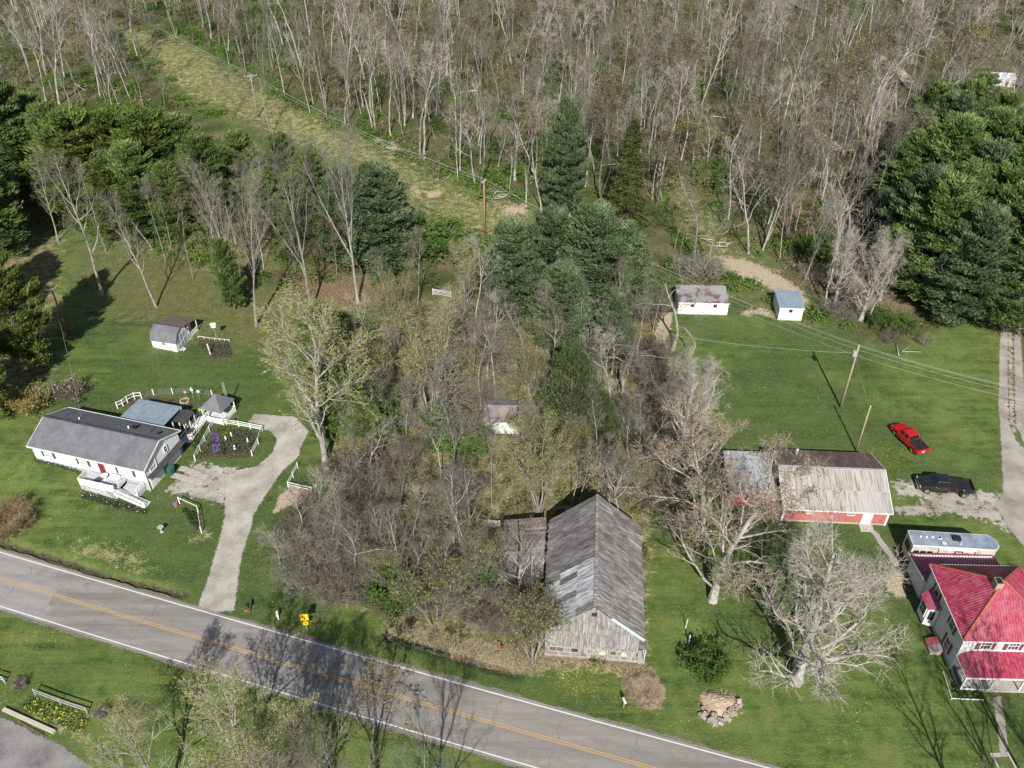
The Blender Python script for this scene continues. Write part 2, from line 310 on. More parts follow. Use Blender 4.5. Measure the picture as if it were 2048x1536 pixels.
# ================================================================ road
def strip(name, mat, offs0, offs1, x0, x1, dz, jit=0.0, step=0.8):
    # road axis: y = 45.95 - .3068 x
    d = Vector((1, -0.3068, 0)).normalized(); n = Vector((-d.y, d.x, 0)); v = []; f = []; k = 0; x = x0; ph = [random.uniform(0, 6) for _ in range(6)]
    wave = lambda x, s: jit * (.5 * sin(x * .35 + ph[s]) + .35 * sin(x * 1.13 + ph[s + 2]) + .25 * sin(x * 2.9 + ph[s + 4]) + random.uniform(-.2, .2))
    while x <= x1:
        p = Vector((x, 45.95 - 0.3068 * x + 0.00017 * x * x, 0)); j = [wave(x, 0), wave(x, 1)]
        for t in np.linspace(0, 1, 5 if abs(offs1 - offs0) > 1 else 2):
            o = offs0 + (offs1 - offs0) * t + (j[0] if t == 0 else j[1] if t == 1 else 0)
            q = p + n * o; v.append((q.x, q.y, dz))
        x += step
    w_ = 5 if abs(offs1 - offs0) > 1 else 2; r = len(v) // w_
    f = [(i * w_ + j, (i + 1) * w_ + j, (i + 1) * w_ + j + 1, i * w_ + j + 1) for i in range(r - 1) for j in range(w_ - 1)]
    return tag(link(name, mesh_np(v, f, mats=[mat])), kind='structure')
m, nt, b = newmat('asphalt'); vec = coords(nt)
rot = nd(nt, 'Mapping', {0: nd(nt, 'TexCoord').outputs['Object'], 2: (0, 0, 0.298), 3: (0.06, 1, 1)}).outputs[0]
a = ramp(nt, noise(nt, rot, 0.9, 4), [(0.19, 0.174, 0.158), (0.25, 0.231, 0.21), (0.295, 0.275, 0.252)], .35, .65)
a = mix(nt, nd(nt, 'MapRange', {0: noise(nt, vec, 9, 4), 1: .35, 2: .7, 4: .35}).outputs[0], a, (0.12, 0.115, 0.11))
sx = nd(nt, 'SeparateXYZ', {0: vec}).outputs[0]
a = mix(nt, nd(nt, 'MapRange', {0: math_(nt, 'ADD', sx, math_(nt, 'MULTIPLY', noise(nt, vec, .4), 14)), 1: -43, 2: -45, 4: .6}).outputs[0], a, (0.29, 0.285, 0.28))
dst = noise(nt, vec, 0.9, 5)
al = nd(nt, 'SeparateXYZ', {0: nd(nt, 'Mapping', {0: nd(nt, 'TexCoord').outputs['Object'], 2: (0, 0, 0.298), 3: (1, 1, 1)}).outputs[0]}).outputs[0]
wv = nd(nt, 'TexVoronoi', {'W': math_(nt, 'ADD', math_(nt, 'MULTIPLY', al, .17), math_(nt, 'MULTIPLY', dst, .35)), 'Scale': 1.0}, feature='DISTANCE_TO_EDGE', voronoi_dimensions='1D').outputs[0]
a = mix(nt, nd(nt, 'MapRange', {0: wv, 1: .012, 2: .0, 4: .5}).outputs[0], a, (0.07, 0.067, 0.063))
a = mix(nt, nd(nt, 'MapRange', {0: noise(nt, vec, .5, 5, .7), 1: .54, 2: .66, 4: .5}).outputs[0], a, (0.16, 0.15, 0.14))
rv_ = nd(nt, 'SeparateXYZ', {0: nd(nt, 'Mapping', {0: nd(nt, 'TexCoord').outputs['Object'], 2: (0, 0, 0.298)}).outputs[0]}).outputs[1]
wp = nd(nt, 'MapRange', {0: math_(nt, 'SINE', math_(nt, 'MULTIPLY', math_(nt, 'ADD', rv_, math_(nt, 'MULTIPLY', noise(nt, vec, .3, 3), .5)), 3.9)), 1: .1, 2: .9, 4: .22}).outputs[0]
a = mix(nt, wp, a, (0.15, 0.143, 0.135))
nt.links.new(a, b.inputs['Base Color']); b.inputs['Roughness'].default_value = .85
nt.links.new(nd(nt, 'Bump', {'Strength': .25, 'Distance': .03, 'Height': noise(nt, vec, 25, 3)}).outputs[0], b.inputs['Normal'])
asphalt = m
def linemat(name, colr, wear):
    m, nt, b = newmat(name); vec = coords(nt)
    f = nd(nt, 'MapRange', {0: noise(nt, vec, 7, 5, .7), 1: .52, 2: .72, 4: wear}).outputs[0]
    nt.links.new(mix(nt, f, colr, (0.2, 0.19, 0.18)), b.inputs['Base Color']); b.inputs['Roughness'].default_value = .7; return m
yel = linemat('yellow_paint', (0.5, 0.30, 0.1), 0.9); wht = linemat('white_road_paint', (0.66, 0.65, 0.63), .5)
shoulder = M('gravel_shoulder', [(0.08, 0.08, 0.045), (0.16, 0.145, 0.11), (0.26, 0.235, 0.2)], 5, .95, bump=.4)
strip('road_shoulder', shoulder, -3.66, 3.66, -150, 75, 0.012, .2, .35)
strip('road', asphalt, -3.42, 3.42, -150, 75, 0.03, .07, .5)
strip('road_marking', wht, 3.04, 3.16, -150, 75, 0.036); strip('road_marking', wht, -3.16, -3.04, -150, 75, 0.036)
strip('road_marking', yel, 0.07, 0.17, -150, 75, 0.036); strip('road_marking', yel, -0.17, -0.07, -150, 75, 0.036)
# ================================================================ gravel drives, paths (sheets with broken edges)
def fademat(name, cols, thr=0.5, patch=0.0):
    m, nt, b = newmat(name); vec = coords(nt); out = nt.nodes['Material Output']
    n2 = noise(nt, vec, 1.1, 5, .65); n3 = noise(nt, vec, 6, 4, .7); n1 = noise(nt, vec, .35, 3)
    nt.links.new(ramp(nt, math_(nt, 'ADD', math_(nt, 'MULTIPLY', n1, .55), math_(nt, 'MULTIPLY', noise(nt, vec, 9, 4, .8), .45)), cols, .38, .62), b.inputs['Base Color']); b.inputs['Roughness'].default_value = .95
    nt.links.new(nd(nt, 'Bump', {'Strength': .3, 'Distance': .05, 'Height': noise(nt, vec, 14, 3)}).outputs[0], b.inputs['Normal'])
    e = nd(nt, 'Attribute', attribute_name='edge').outputs['Fac']
    v = math_(nt, 'ADD', e, math_(nt, 'MULTIPLY', math_(nt, 'SUBTRACT', n2, .5), .7 + patch)); v = math_(nt, 'ADD', v, math_(nt, 'MULTIPLY', math_(nt, 'SUBTRACT', n3, .5), .9))
    al = nd(nt, 'MapRange', {0: v, 1: thr - .06, 2: thr + .06}).outputs[0]
    nt.links.new(nd(nt, 'MixShader', {0: al, 1: nd(nt, 'BsdfTransparent').outputs[0], 2: b.outputs[0]}).outputs[0], out.inputs[0]); return m
def sheet(name, mat, poly, dz=0.03, soft=0.5, step=0.4, edgemax=1.0):
    P = gp(poly); lo, hi = P.min(0) - soft * 2, P.max(0) + soft * 2
    xs = np.arange(lo[0], hi[0] + step, step); ys = np.arange(lo[1], hi[1] + step, step); X, Y = np.meshgrid(xs, ys)
    sd = sdist(X, Y, P); I = np.arange(X.size).reshape(X.shape)
    q = np.stack([I[:-1, :-1], I[:-1, 1:], I[1:, 1:], I[1:, :-1]], -1).reshape(-1, 4)
    keep = sd.ravel()[q].max(1) > -soft * 1.3; q = q[keep]; u, inv = np.unique(q, return_inverse=True); q = inv.reshape(-1, 4)
    x, y = X.ravel()[u], Y.ravel()[u]
    me = mesh_np(np.stack([x, y, hz(x, y) + dz], 1), q, mats=[mat]); at = me.attributes.new('edge', 'FLOAT', 'POINT')
    at.data.foreach_set('value', (np.clip(.5 + sd.ravel()[u] / (2 * soft), 0, 1) * edgemax).astype(np.float32)); return tag(link(name, me), kind='structure')
gravel = fademat('gravel', [(0.24, 0.21, 0.18), (0.36, 0.33, 0.29), (0.46, 0.43, 0.39)])
gravel2 = fademat('thin_gravel', [(0.19, 0.165, 0.13), (0.33, 0.3, 0.255), (0.44, 0.41, 0.365)], .55, 1.5)
walk = fademat('old_walk', [(0.22, 0.19, 0.16), (0.36, 0.32, 0.28)], .5, .3)
sheet('driveway', gravel, [(396, 1213), (420, 1145), (437, 1085), (450, 1035), (449, 1000), (452, 955), (475, 940), (516, 932), (545, 905), (555, 878), (540, 862), (494, 853), (508, 828), (590, 834), (618, 862), (606, 885), (596, 915), (565, 942), (535, 985), (510, 1025), (492, 1085), (478, 1140), (470, 1222), (430, 1224)], .035, .45)
sheet('driveway', gravel2, [(318, 990), (350, 962), (385, 925), (430, 928), (480, 936), (470, 990), (450, 1012), (400, 1003), (352, 988)], .026, .9, .4, .8)
lanem = fademat('tan_gravel', [(0.2, 0.17, 0.135), (0.31, 0.275, 0.235), (0.4, 0.365, 0.32)])
sheet('gravel_lane', lanem, [(1998, 560), (2003, 640), (1999, 690), (1997, 810), (2003, 910), (2006, 985), (1990, 1010), (2020, 1060), (2060, 1110), (2130, 1130), (2110, 1000), (2078, 930), (2033, 880), (2019, 850), (2016, 760), (2016, 680), (2018, 560)], .035, .4)
sheet('gravel_lane', lanem, [(2024, 560), (2027, 690), (2030, 850), (2050, 890), (2090, 930), (2085, 900), (2055, 850), (2047, 760), (2042, 690), (2040, 560)], .035, .4)
sheet('gravel_lane', gravel2, [(2010, 560), (2014, 690), (2018, 850), (2032, 890), (2034, 860), (2028, 760), (2028, 680), (2026, 560)], .02, .6, .4, .85)
sheet('parking_strip', gravel2, [(1778, 956), (1850, 962), (1950, 980), (2015, 985), (2030, 1075), (1985, 1048), (1900, 1030), (1790, 1035), (1785, 1010), (1850, 1004), (1786, 992)], .028, .9, .4, .74)
sheet('gravel_lane', gravel, [(1735, 98), (1752, 104), (1790, 128), (1822, 160), (1834, 182), (1812, 178), (1790, 150), (1752, 122)], .5, .8, 1)
sheet('gravel_lane', gravel, [(1560, -8), (1585, -4), (1622, 14), (1630, 22), (1600, 16)], .6, .9, 1); sheet('gravel_lane', gravel, [(1985, 150), (2080, 165), (2100, 185), (2050, 182), (1990, 168)], .5, .8, 1)
sheet('footpath', walk, [(1740, 1062), (1752, 1062), (1800, 1128), (1790, 1134)], .026, .2, .2); sheet('footpath', walk, [(1986, 1395), (2002, 1393), (2012, 1460), (2016, 1512), (2000, 1514), (1994, 1450)], .026, .25, .2)
sheet('parking_pad', fademat('dark_asphalt', [(0.11, 0.105, 0.105), (0.2, 0.19, 0.185), (0.27, 0.26, 0.25)], .5), [(-120, 1410), (0, 1432), (60, 1462), (120, 1490), (200, 1545), (220, 1620), (-120, 1620)], .03, .5)
# ================================================================ buildings
def roofmat(name, cols, **k): return M(name, cols, **k)
shingle = M('charcoal_shingles', [(0.115, 0.118, 0.135), (0.165, 0.168, 0.185)], 1.2, .85, bump=.4, dirt=(0.085, 0.085, 0.095), dscale=.35)
shingle_d = M('dark_shingles', [(0.035, 0.035, 0.04), (0.07, 0.068, 0.072)], 1.5, .85, bump=.4)
maroon = M('maroon_paint', [(0.13, 0.02, 0.025), (0.2, 0.035, 0.04)], 3, .5)
brickred = M('faded_red_boards', [(0.36, 0.1, 0.095), (0.47, 0.155, 0.145)], 1.5, .8, stretch=(4, 4, .4), bump=.2, dirt=(0.3, 0.13, 0.11))
bluegrey = M('blue_grey_metal', [(0.2, 0.26, 0.31), (0.29, 0.36, 0.42)], .8, .5, metal=.1, dirt=(0.2, 0.23, 0.25))
redroof = M('red_metal_roof', [(0.23, 0.02, 0.04), (0.34, 0.04, 0.075), (0.36, 0.1, 0.145)], 1.3, .4, spec=.6, stretch=(2, 2, .4), dirt=(0.38, 0.13, 0.19), dscale=.8)  # pink dirt tone: fading plus sky reflection put into the colour
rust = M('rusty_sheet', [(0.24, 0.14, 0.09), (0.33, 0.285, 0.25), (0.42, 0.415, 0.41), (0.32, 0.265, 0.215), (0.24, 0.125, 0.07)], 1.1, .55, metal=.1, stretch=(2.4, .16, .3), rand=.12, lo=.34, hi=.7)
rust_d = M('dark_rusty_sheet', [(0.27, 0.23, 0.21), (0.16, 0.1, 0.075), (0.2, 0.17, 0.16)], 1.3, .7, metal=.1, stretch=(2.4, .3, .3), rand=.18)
tin_light = M('weathered_tin', [(0.16, 0.155, 0.16), (0.42, 0.43, 0.44), (0.58, 0.6, 0.62)], 2.4, .55, metal=.1, stretch=(.35, 2.6, .35), rand=.2, bump=.3, lo=.36, hi=.6)
tin_dark = M('dull_brown_tin', [(0.08, 0.07, 0.066), (0.18, 0.165, 0.16), (0.33, 0.32, 0.32)], 2.6, .75, stretch=(.35, 2.8, .35), rand=.26, bump=.4, lo=.34, hi=.68)
tin_mid = M('grey_brown_tin', [(0.1, 0.085, 0.08), (0.2, 0.185, 0.18), (0.42, 0.41, 0.41)], 2.4, .65, stretch=(.3, 2.8, .3), rand=.24, bump=.4, lo=.34, hi=.66)
FU = {'f': ((1, 0, 0), (0, -1, 0)), 'b': ((-1, 0, 0), (0, 1, 0)), 'l': ((0, -1, 0), (-1, 0, 0)), 'r': ((0, 1, 0), (1, 0, 0))}
def window(par, face, o, w_, h_, pane=glass, frame=white, sash=1, shutters=None, sw=.34, tr=.08):
    u, n = FU[face]; k = MB()
    k.ob(o, u, n, (-w_ / 2 - tr, -w_ / 2), (-.02, .07), (-tr, h_ + tr)).ob(o, u, n, (w_ / 2, w_ / 2 + tr), (-.02, .07), (-tr, h_ + tr))
    k.ob(o, u, n, (-w_ / 2, w_ / 2), (-.02, .07), (h_, h_ + tr)).ob(o, u, n, (-w_ / 2, w_ / 2), (-.02, .09), (-tr, 0))
    k.ob(o, u, n, (-w_ / 2, w_ / 2), (-.02, .055), (h_ / 2 - .025, h_ / 2 + .025))
    for i in range(1, sash + 1):
        if sash > 1 or w_ > 1.3: k.ob(o, u, n, (-w_ / 2 + w_ * i / (sash + 1) - .02, -w_ / 2 + w_ * i / (sash + 1) + .02), (-.02, .05), (0, h_))
    wd = k.build('window', frame, par)
    MB().ob(o, u, n, (-w_ / 2, w_ / 2), (-.03, .02), (0, h_)).build('pane', pane, wd)
    if shutters:
        for sg in (-1, 1):
            c = sg * (w_ / 2 + tr + sw / 2 + .02); s = MB()
            s.ob(o, u, n, (c - sw / 2, c + sw / 2), (0, .05), (-.08, h_ + .08))
            for j in range(5): s.ob(o, u, n, (c - sw / 2 + .04, c + sw / 2 - .04), (.05, .065), (j * h_ / 5, j * h_ / 5 + h_ / 10))
            s.build('shutter', shutters, par)
    return wd
def door(par, face, o, w_, h_, mat, frame=white):
    u, n = FU[face]; d = MB().ob(o, u, n, (-w_ / 2, w_ / 2), (-.02, .05), (0, h_)); 
    for a in (-1, 1):
        for z0, z1 in ((.2, .9), (1.1, h_ - .2)): d.ob(o, u, n, (a * w_ / 4 - w_ / 6, a * w_ / 4 + w_ / 6), (.05, .07), (z0, z1))
    dd = d.build('door', mat, par)
    MB().ob(o, u, n, (-w_ / 2 - .1, -w_ / 2), (-.02, .08), (0, h_)).ob(o, u, n, (w_ / 2, w_ / 2 + .1), (-.02, .08), (0, h_)).ob(o, u, n, (-w_ / 2 - .1, w_ / 2 + .1), (-.02, .08), (h_, h_ + .1)).build('door_frame', frame, par)
    MB().ob(o, u, n, (w_ / 2 - .14, w_ / 2 - .08), (.05, .12), (1.0, 1.06)).build('handle', chrome, dd)
def rail(par, p, q, h=.9, mat=white, n=None, name='railing', solid=False):
    p = Vector(p); q = Vector(q); k = MB(); L = (q - p).length; n = n or max(2, int(L / .16)); Z = Vector((0, 0, 1))
    k.bar(p + Z * h, q + Z * h, .1, .06).bar(p + Z * .1, q + Z * .1, .06)
    for i in range(n + 1):
        a = p.lerp(q, i / n); k.bar(a, a + Z * h, .1 if i in (0, n) else .045)
    return k.build(name, mat, par)
# ---- ranch house
H = thing('ranch_house', 'long white ranch house with charcoal roof, dark shutters and raised front deck', 'house', (-52.06, 83.8, 0), radians(-16))
wx, wy, ez, rz_ = 8.2, 3.62, 3.85, 5.5
MB().box(-wx, wx, -wy, wy, -.3, 1.45).build('foundation', M('foundation_block', [(0.28, 0.3, 0.32), (0.4, 0.42, 0.43)], 3, .9, bump=.2), H)
k = MB(); 
for i in range(9): # lapped siding courses front and back
    z0 = 1.45 + i * .267
    k.hexa([(-wx - .03, -wy - .05, z0), (wx + .03, -wy - .05, z0), (wx + .03, wy + .05, z0), (-wx - .03, wy + .05, z0), (-wx, -wy, z0 + .267), (wx, -wy, z0 + .267), (wx, wy, z0 + .267), (-wx, wy, z0 + .267)])
k.prism([(-wy, ez - .01), (wy, ez - .01), (0, rz_ - .2)], -wx + .001, wx - .001, 'x'); k.build('wall', siding, H)
R = MB().slab([(-wx - .3, -wy - .35, ez - .1), (wx + .3, -wy - .35, ez - .1), (wx + .3, 0, rz_), (-wx - .3, 0, rz_)], .14).build('roof', shingle, H)
MB().slab([(-wx - .3, 0, rz_), (wx + .3, 0, rz_), (wx + .3, wy + .35, ez - .1), (-wx - .3, wy + .35, ez - .1)], .14).build('roof', shingle, H)
MB().bar((-wx - .3, 0, rz_ + .03), (wx + .3, 0, rz_ + .03), .3, .07).build('ridge_cap', shingle_d, R)
for y0, s in ((-wy - .41, 1), (wy + .41, 1)): MB().box(-wx - .32, wx + .32, y0 - .06, y0 + .05, ez - .24, ez - .1).build('gutter', white, H)
for sx in (-1, 1):
    for sy in (-1, 1): MB().bar((sx * (wx + .32), sy * (wy + .36), ez - .16), (sx * (wx + .32), 0, rz_ - .06), .05, .2).build('bargeboard', white, H)
for px, py in ((-4.2, 1.2), (2.9, 1.5), (5.8, 1.9)): MB().tube([(px, py, 4.6), (px, py, 5.25)], .09, 8).build('vent_pipe', white if px < 5 else darkgrey, H)
MB().box(3.2, 3.7, 1.7, 2.2, 4.7, 4.95).build('roof_vent', blackm, H); MB().box(6.9, 7.3, 1.6, 1.95, 4.75, 4.95).build('roof_vent', blackm, H)
fm = M('charcoal_shutter', [(0.05, 0.045, 0.05), (0.09, 0.085, 0.09)], 3, .6)
for x, w2 in ((-5.9, 1.1), (-.75, 1.1)): window(H, 'f', (x, -wy - .06, 2.25), w2, 1.15, curtain, white, 1, fm)
for x in (4.85, 5.85): window(H, 'f', (x, -wy - .06, 2.2), .86, 1.2, curtain, white)
for x in (4.15, 6.56): MB().box(x - .17, x + .17, -wy - .11, -wy - .05, 2.1, 3.5).build('shutter', fm, H)
door(H, 'f', (1.95, -wy - .06, 1.5), .95, 2.05, maroon)
window(H, 'r', (wx + .06, -2.1, 2.45), 1.15, 1.2, curtain); window(H, 'r', (wx + .06, .75, 2.9), .55, .85, glass)
MB().slab([(wx + .02, -wy + .1, 2.32), (wx + .75, -wy + .1, 2.08), (wx + .75, wy + .2, 2.08), (wx + .02, wy + .2, 2.32)], .08).build('awning', shingle_d, H)
for yc in (-1.9, 1.75):
    gd = MB().box(wx + .01, wx + .07, yc - 1.35, yc + 1.35, .02, 1.95)
    for j in range(4): gd.box(wx + .07, wx + .09, yc - 1.28, yc + 1.28, .06 + j * .47, .46 + j * .47)
    g = gd.build('garage_door', white, H)
    for j in range(4): MB().box(wx + .08, wx + .105, yc - 1.22 + j * .64, yc - .70 + j * .64, 1.52, 1.78).build('pane', glass, g)
MB().tube([(wx + .05, -wy - .08, ez - .2), (wx + .05, -wy - .08, .1)], .05, 6).build('downspout', white, H)
# deck with lattice skirt, landing and steps
D = thing('front_deck', 'white raised deck with lattice skirt and steps against the ranch house door', 'deck', (-52.06, 83.8, 0), radians(-16))
dk = M('deck_boards', [(0.36, 0.37, 0.4), (0.5, 0.51, 0.53)], 3, .8, stretch=(.3, 6, 1))
lat = M('aged_white', [(0.5, 0.51, 0.53), (0.68, 0.69, 0.7)], 2, .7, dirt=(0.36, 0.35, 0.33))
dx0, dx1, dy0, dz_ = .05, 5.1, -6.05, 1.4
for i in range(17): MB().box(dx0, dx1, -3.75 - (i + 1) * .135, -3.75 - i * .135 - .015, dz_ - .05, dz_).build('deck_board', dk, D)
MB().box(dx0, dx1, dy0 + .02, -3.75, dz_ - .25, dz_ - .055).build('deck_frame', lat, D)
for x in (dx0 + .06, 1.7, 3.4, dx1 - .06): MB().box(x - .06, x + .06, dy0 + .04, dy0 + .16, -.2, dz_ + .95).build('post', white, D)
MB().box(dx0, dx1, dy0 - .02, dy0 + .03, dz_ - .2, dz_ + .82).build('deck_panel', white, D)
MB().box(dx0 - .04, dx1, dy0 - .06, dy0 + .1, dz_ + .83, dz_ + .9).build('handrail', white, D)
k = MB()
for i in range(22):
    for sg in (0, 1):
        a = dx0 + i * .22; b_ = a + (1.15 if sg else -1.15); p = Vector((a, dy0 - .01 - sg * .02, -.05)); q = Vector((b_, dy0 - .01 - sg * .02, 1.12))
        if not (dx0 <= b_ <= dx1): q = p.lerp(q, max(.05, ((dx1 if b_ > dx1 else dx0) - a) / (b_ - a) if b_ != a else 1))
        k.bar(p, q, .02, .06)
k.build('lattice_skirt', lat, D)
MB().box(dx0, dx1, dy0 + .25, dy0 + .3, -.2, 1.1).build('skirt_backing', M('grey_skirt', [(0.25, 0.25, 0.26), (0.36, 0.36, 0.36)], 2, .9), D)  # plain grey sheet behind the lattice
rail(D, (dx0, -3.8, dz_), (dx0, dy0 + .05, dz_)); rail(D, (dx1, -3.8, dz_), (dx1, -5.2, dz_))
for i in range(11): MB().box(5.15, 7.6, -3.75 - (i + 1) * .135, -3.75 - i * .135 - .015, .75, .8).build('deck_board', dk, D)
MB().box(5.15, 7.6, -5.25, -3.75, .1, .74).build('landing_skirt', lat, D); rail(D, (7.6, -3.8, .8), (7.6, -5.2, .8), .85)
for i in range(4): MB().box(5.1 + i * .28, 5.42 + i * .28, -6.0, -5.25, dz_ - .3 - i * .16, dz_ - .22 - i * .16).build('step', lat, D)
for i in range(6): MB().box(6.3 + i * .5, 6.85 + i * .5, -6.3, -5.3, .76 - i * .14, .83 - i * .14).build('step', lat, D)
for y0 in (-6.32, -5.28):
    MB().bar((5.2, y0, 1.12), (9.3, y0 - .1, .02), .05, .24).build('stringer', lat, D)
rail(D, (5.15, -6.3, 1.3), (9.3, -6.42, .1), .8)
for lab, nm, cat, fn in (('white slatted bench on the deck of the ranch house', 'bench', 'bench', lambda k: [k.box(3.2 , 4.75, -4.7 + j * .13, -4.6 + j * .13, 1.82, 1.86) for j in range(4)] + [k.box(3.2, 4.75, -4.16, -4.1, 1.9 + j * .14, 2.0 + j * .14) for j in range(3)] + [k.box(x, x + .07, -4.7, -4.1, 1.4, 1.85) for x in (3.25, 4.63)]),
        ('round white pedestal table beside the red house door', 'round_table', 'table', lambda k: [k.disc((2.75, -4.5, 2.1), .42, (0, 0, 1), .05), k.tube([(2.75, -4.5, 1.4), (2.75, -4.5, 2.1)], .06), k.disc((2.75, -4.5, 1.43), .25, (0, 0, 1), .05)]),
        ('dark rectangular mat lying on the deck floor', 'doormat', 'mat', lambda k: [k.box(1.45, 2.35, -5.3, -4.35, 1.402, 1.42)])):
    k = MB(); fn(k); o = k.build(nm, {'doormat': darkgrey}.get(nm, white)); o.location = (-52.06, 83.8, 0); o.rotation_euler = (0, 0, radians(-16)); tag(o, lab, cat)
# ---- patio roof, little dark canopy, gazebo, antenna tower behind the ranch house
P = thing('patio_cover', 'flat pale blue grey patio roof behind the ranch house', 'patio cover', (-48.3, 90.1, 0), radians(-15))
for i in range(8): MB().slab([(-3.3 + i * .825, -2.15, 3.05), (-2.49 + i * .825, -2.15, 3.05), (-2.49 + i * .825, 2.1, 2.8), (-3.3 + i * .825, 2.1, 2.8)], .06).build('roof_panel', bluegrey, P)
for x in (-3.1, 0, 3.1): MB().box(x - .06, x + .06, 1.8, 1.92, 0, 2.76).build('post', white, P)
MB().box(-3.3, 3.3, 1.75, 1.95, 2.6, 2.73).build('beam', white, P)
P = thing('porch_canopy', 'small dark gabled canopy on white posts beside the patio roof', 'canopy', (-43.95, 89.3, 0), radians(-14))
MB().slab([(-1, -1.3, 2.6), (0, -1.3, 2.95), (0, 1.3, 2.95), (-1, 1.3, 2.6)], .07).build('roof', shingle_d, P); MB().slab([(0, -1.3, 2.95), (1, -1.3, 2.6), (1, 1.3, 2.6), (0, 1.3, 2.95)], .07).build('roof', shingle_d, P)
for x in (-.85, .85):
    for y in (-1.2, 0, 1.2): MB().box(x - .05, x + .05, y - .05, y + .05, 0, 2.62).build('post', white, P)
P = thing('gazebo', 'white gazebo with pointed grey roof beside the lattice tower', 'gazebo', (-40.3, 92.6, 0), radians(-18)); s = 1.5
for a, b_ in (((-1, -1), (1, -1)), ((1, -1), (1, 1)), ((1, 1), (-1, 1)), ((-1, 1), (-1, -1))):
    MB().slab([(a[0] * (s + .2), a[1] * (s + .2), 2.25), (b_[0] * (s + .2), b_[1] * (s + .2), 2.25), (0, 0, 4.0)], .06).build('roof', shingle, P)
    MB().box(a[0] * s - .06, a[0] * s + .06, a[1] * s - .06, a[1] * s + .06, 0, 2.3).build('post', white, P)
    pp, qq = Vector((a[0] * s, a[1] * s, .2)), Vector((b_[0] * s, b_[1] * s, .2)); rail(P, pp, qq, .75)
    MB().bar(pp + Vector((0, 0, 2.0)), qq + Vector((0, 0, 2.0)), .07, .16).build('beam', white, P)
MB().box(-s, s, -s, s, 0, .2).build('floor_deck', lat, P); MB().box(-s, s, -s - .03, -s + .01, .15, .95).build('skirt_panel', white, P)
P = thing('antenna_tower', 'slim white lattice tower rising beside the gazebo', 'tower', tuple(G(458, 817)))
for j in range(3):
    a = 2 * pi * j / 3; MB().tube([(.2 * cos(a), .2 * sin(a), 0), (.12 * cos(a), .12 * sin(a), 4.6)], .035, 5).build('leg', galv, P)
k = MB()
for i in range(12):
    for j in range(3):
        a, c_ = 2 * pi * j / 3, 2 * pi * (j + 1) / 3; k.bar((.18 * cos(a), .18 * sin(a), i * .38), (.16 * cos(c_), .16 * sin(c_), i * .38 + .38), .03)
k.build('bracing', galv, P)
# ---- gambrel shed
S = thing('garden_shed', 'white gambrel garden shed with grey roof, brown lean-to and small porch', 'shed', (-52.2, 109.6, 0), radians(-13))
hx, gyy = 2.05, 1.75
sec = [(-gyy, 0), (gyy, 0), (gyy, 1.9), (gyy * .62, 3.0), (0, 3.5), (-gyy * .62, 3.0), (-gyy, 1.9)]
MB().prism(sec, -hx, hx, 'x').build('wall', white, S)
sec2 = [(-gyy - .18, 1.78), (-gyy * .64, 3.06), (0, 3.58), (gyy * .64, 3.06), (gyy + .18, 1.78)]
for (a, za_), (b_, zb_) in zip(sec2[:-1], sec2[1:]): MB().slab([(-hx - .15, a, za_), (hx + .15, a, za_), (hx + .15, b_, zb_), (-hx - .15, b_, zb_)], .07).build('roof', shingle, S)
window(S, 'f', (0, -gyy - .01, 1.15), .5, .5, glass)
k = MB()
for y in (-1.2, -.4, .4, 1.2): k.box(hx, hx + .04, y - .05, y + .05, 0, 2.6)
k.bar((hx + .03, -1.2, .9), (hx + .03, 1.2, 1.5), .05, .1); k.build('door_battens', lat, S)
MB().box(hx - .01, hx + .02, -1.2, 1.2, .05, 2.4).build('door', M('grey_panel', [(0.3, 0.31, 0.34), (0.4, 0.42, 0.44)], 3, .7), S)
MB().slab([(-hx, gyy * .6, 3.12), (hx + .1, gyy * .6, 3.12), (hx + .1, 4.6, 2.25), (-hx, 4.6, 2.25)], .09).build('lean_to_roof', M('brown_shingles', [(0.12, 0.085, 0.075), (0.19, 0.14, 0.125)], 2, .85, bump=.3), S)
MB().box(-hx + .1, .9, gyy, 4.3, 0, 2.28).build('lean_to_wall', white, S); window(S, 'r', (.92, 3.0, 1.1), .5, .6, glass)
rail(S, (hx, 2.0, .2), (hx, 4.3, .2), .8); MB().box(.9, hx, gyy, 4.4, 0, .18).build('porch_floor', lat, S)
for y in (2.0, 4.3): MB().box(hx - .05, hx + .05, y - .05, y + .05, 0, 2.35).build('post', white, S)
for i in range(2): MB().box(hx + .05 + i * .3, hx + .35 + i * .3, -1.3, -.4, 0, .26 - i * .12).build('step', lat, S)
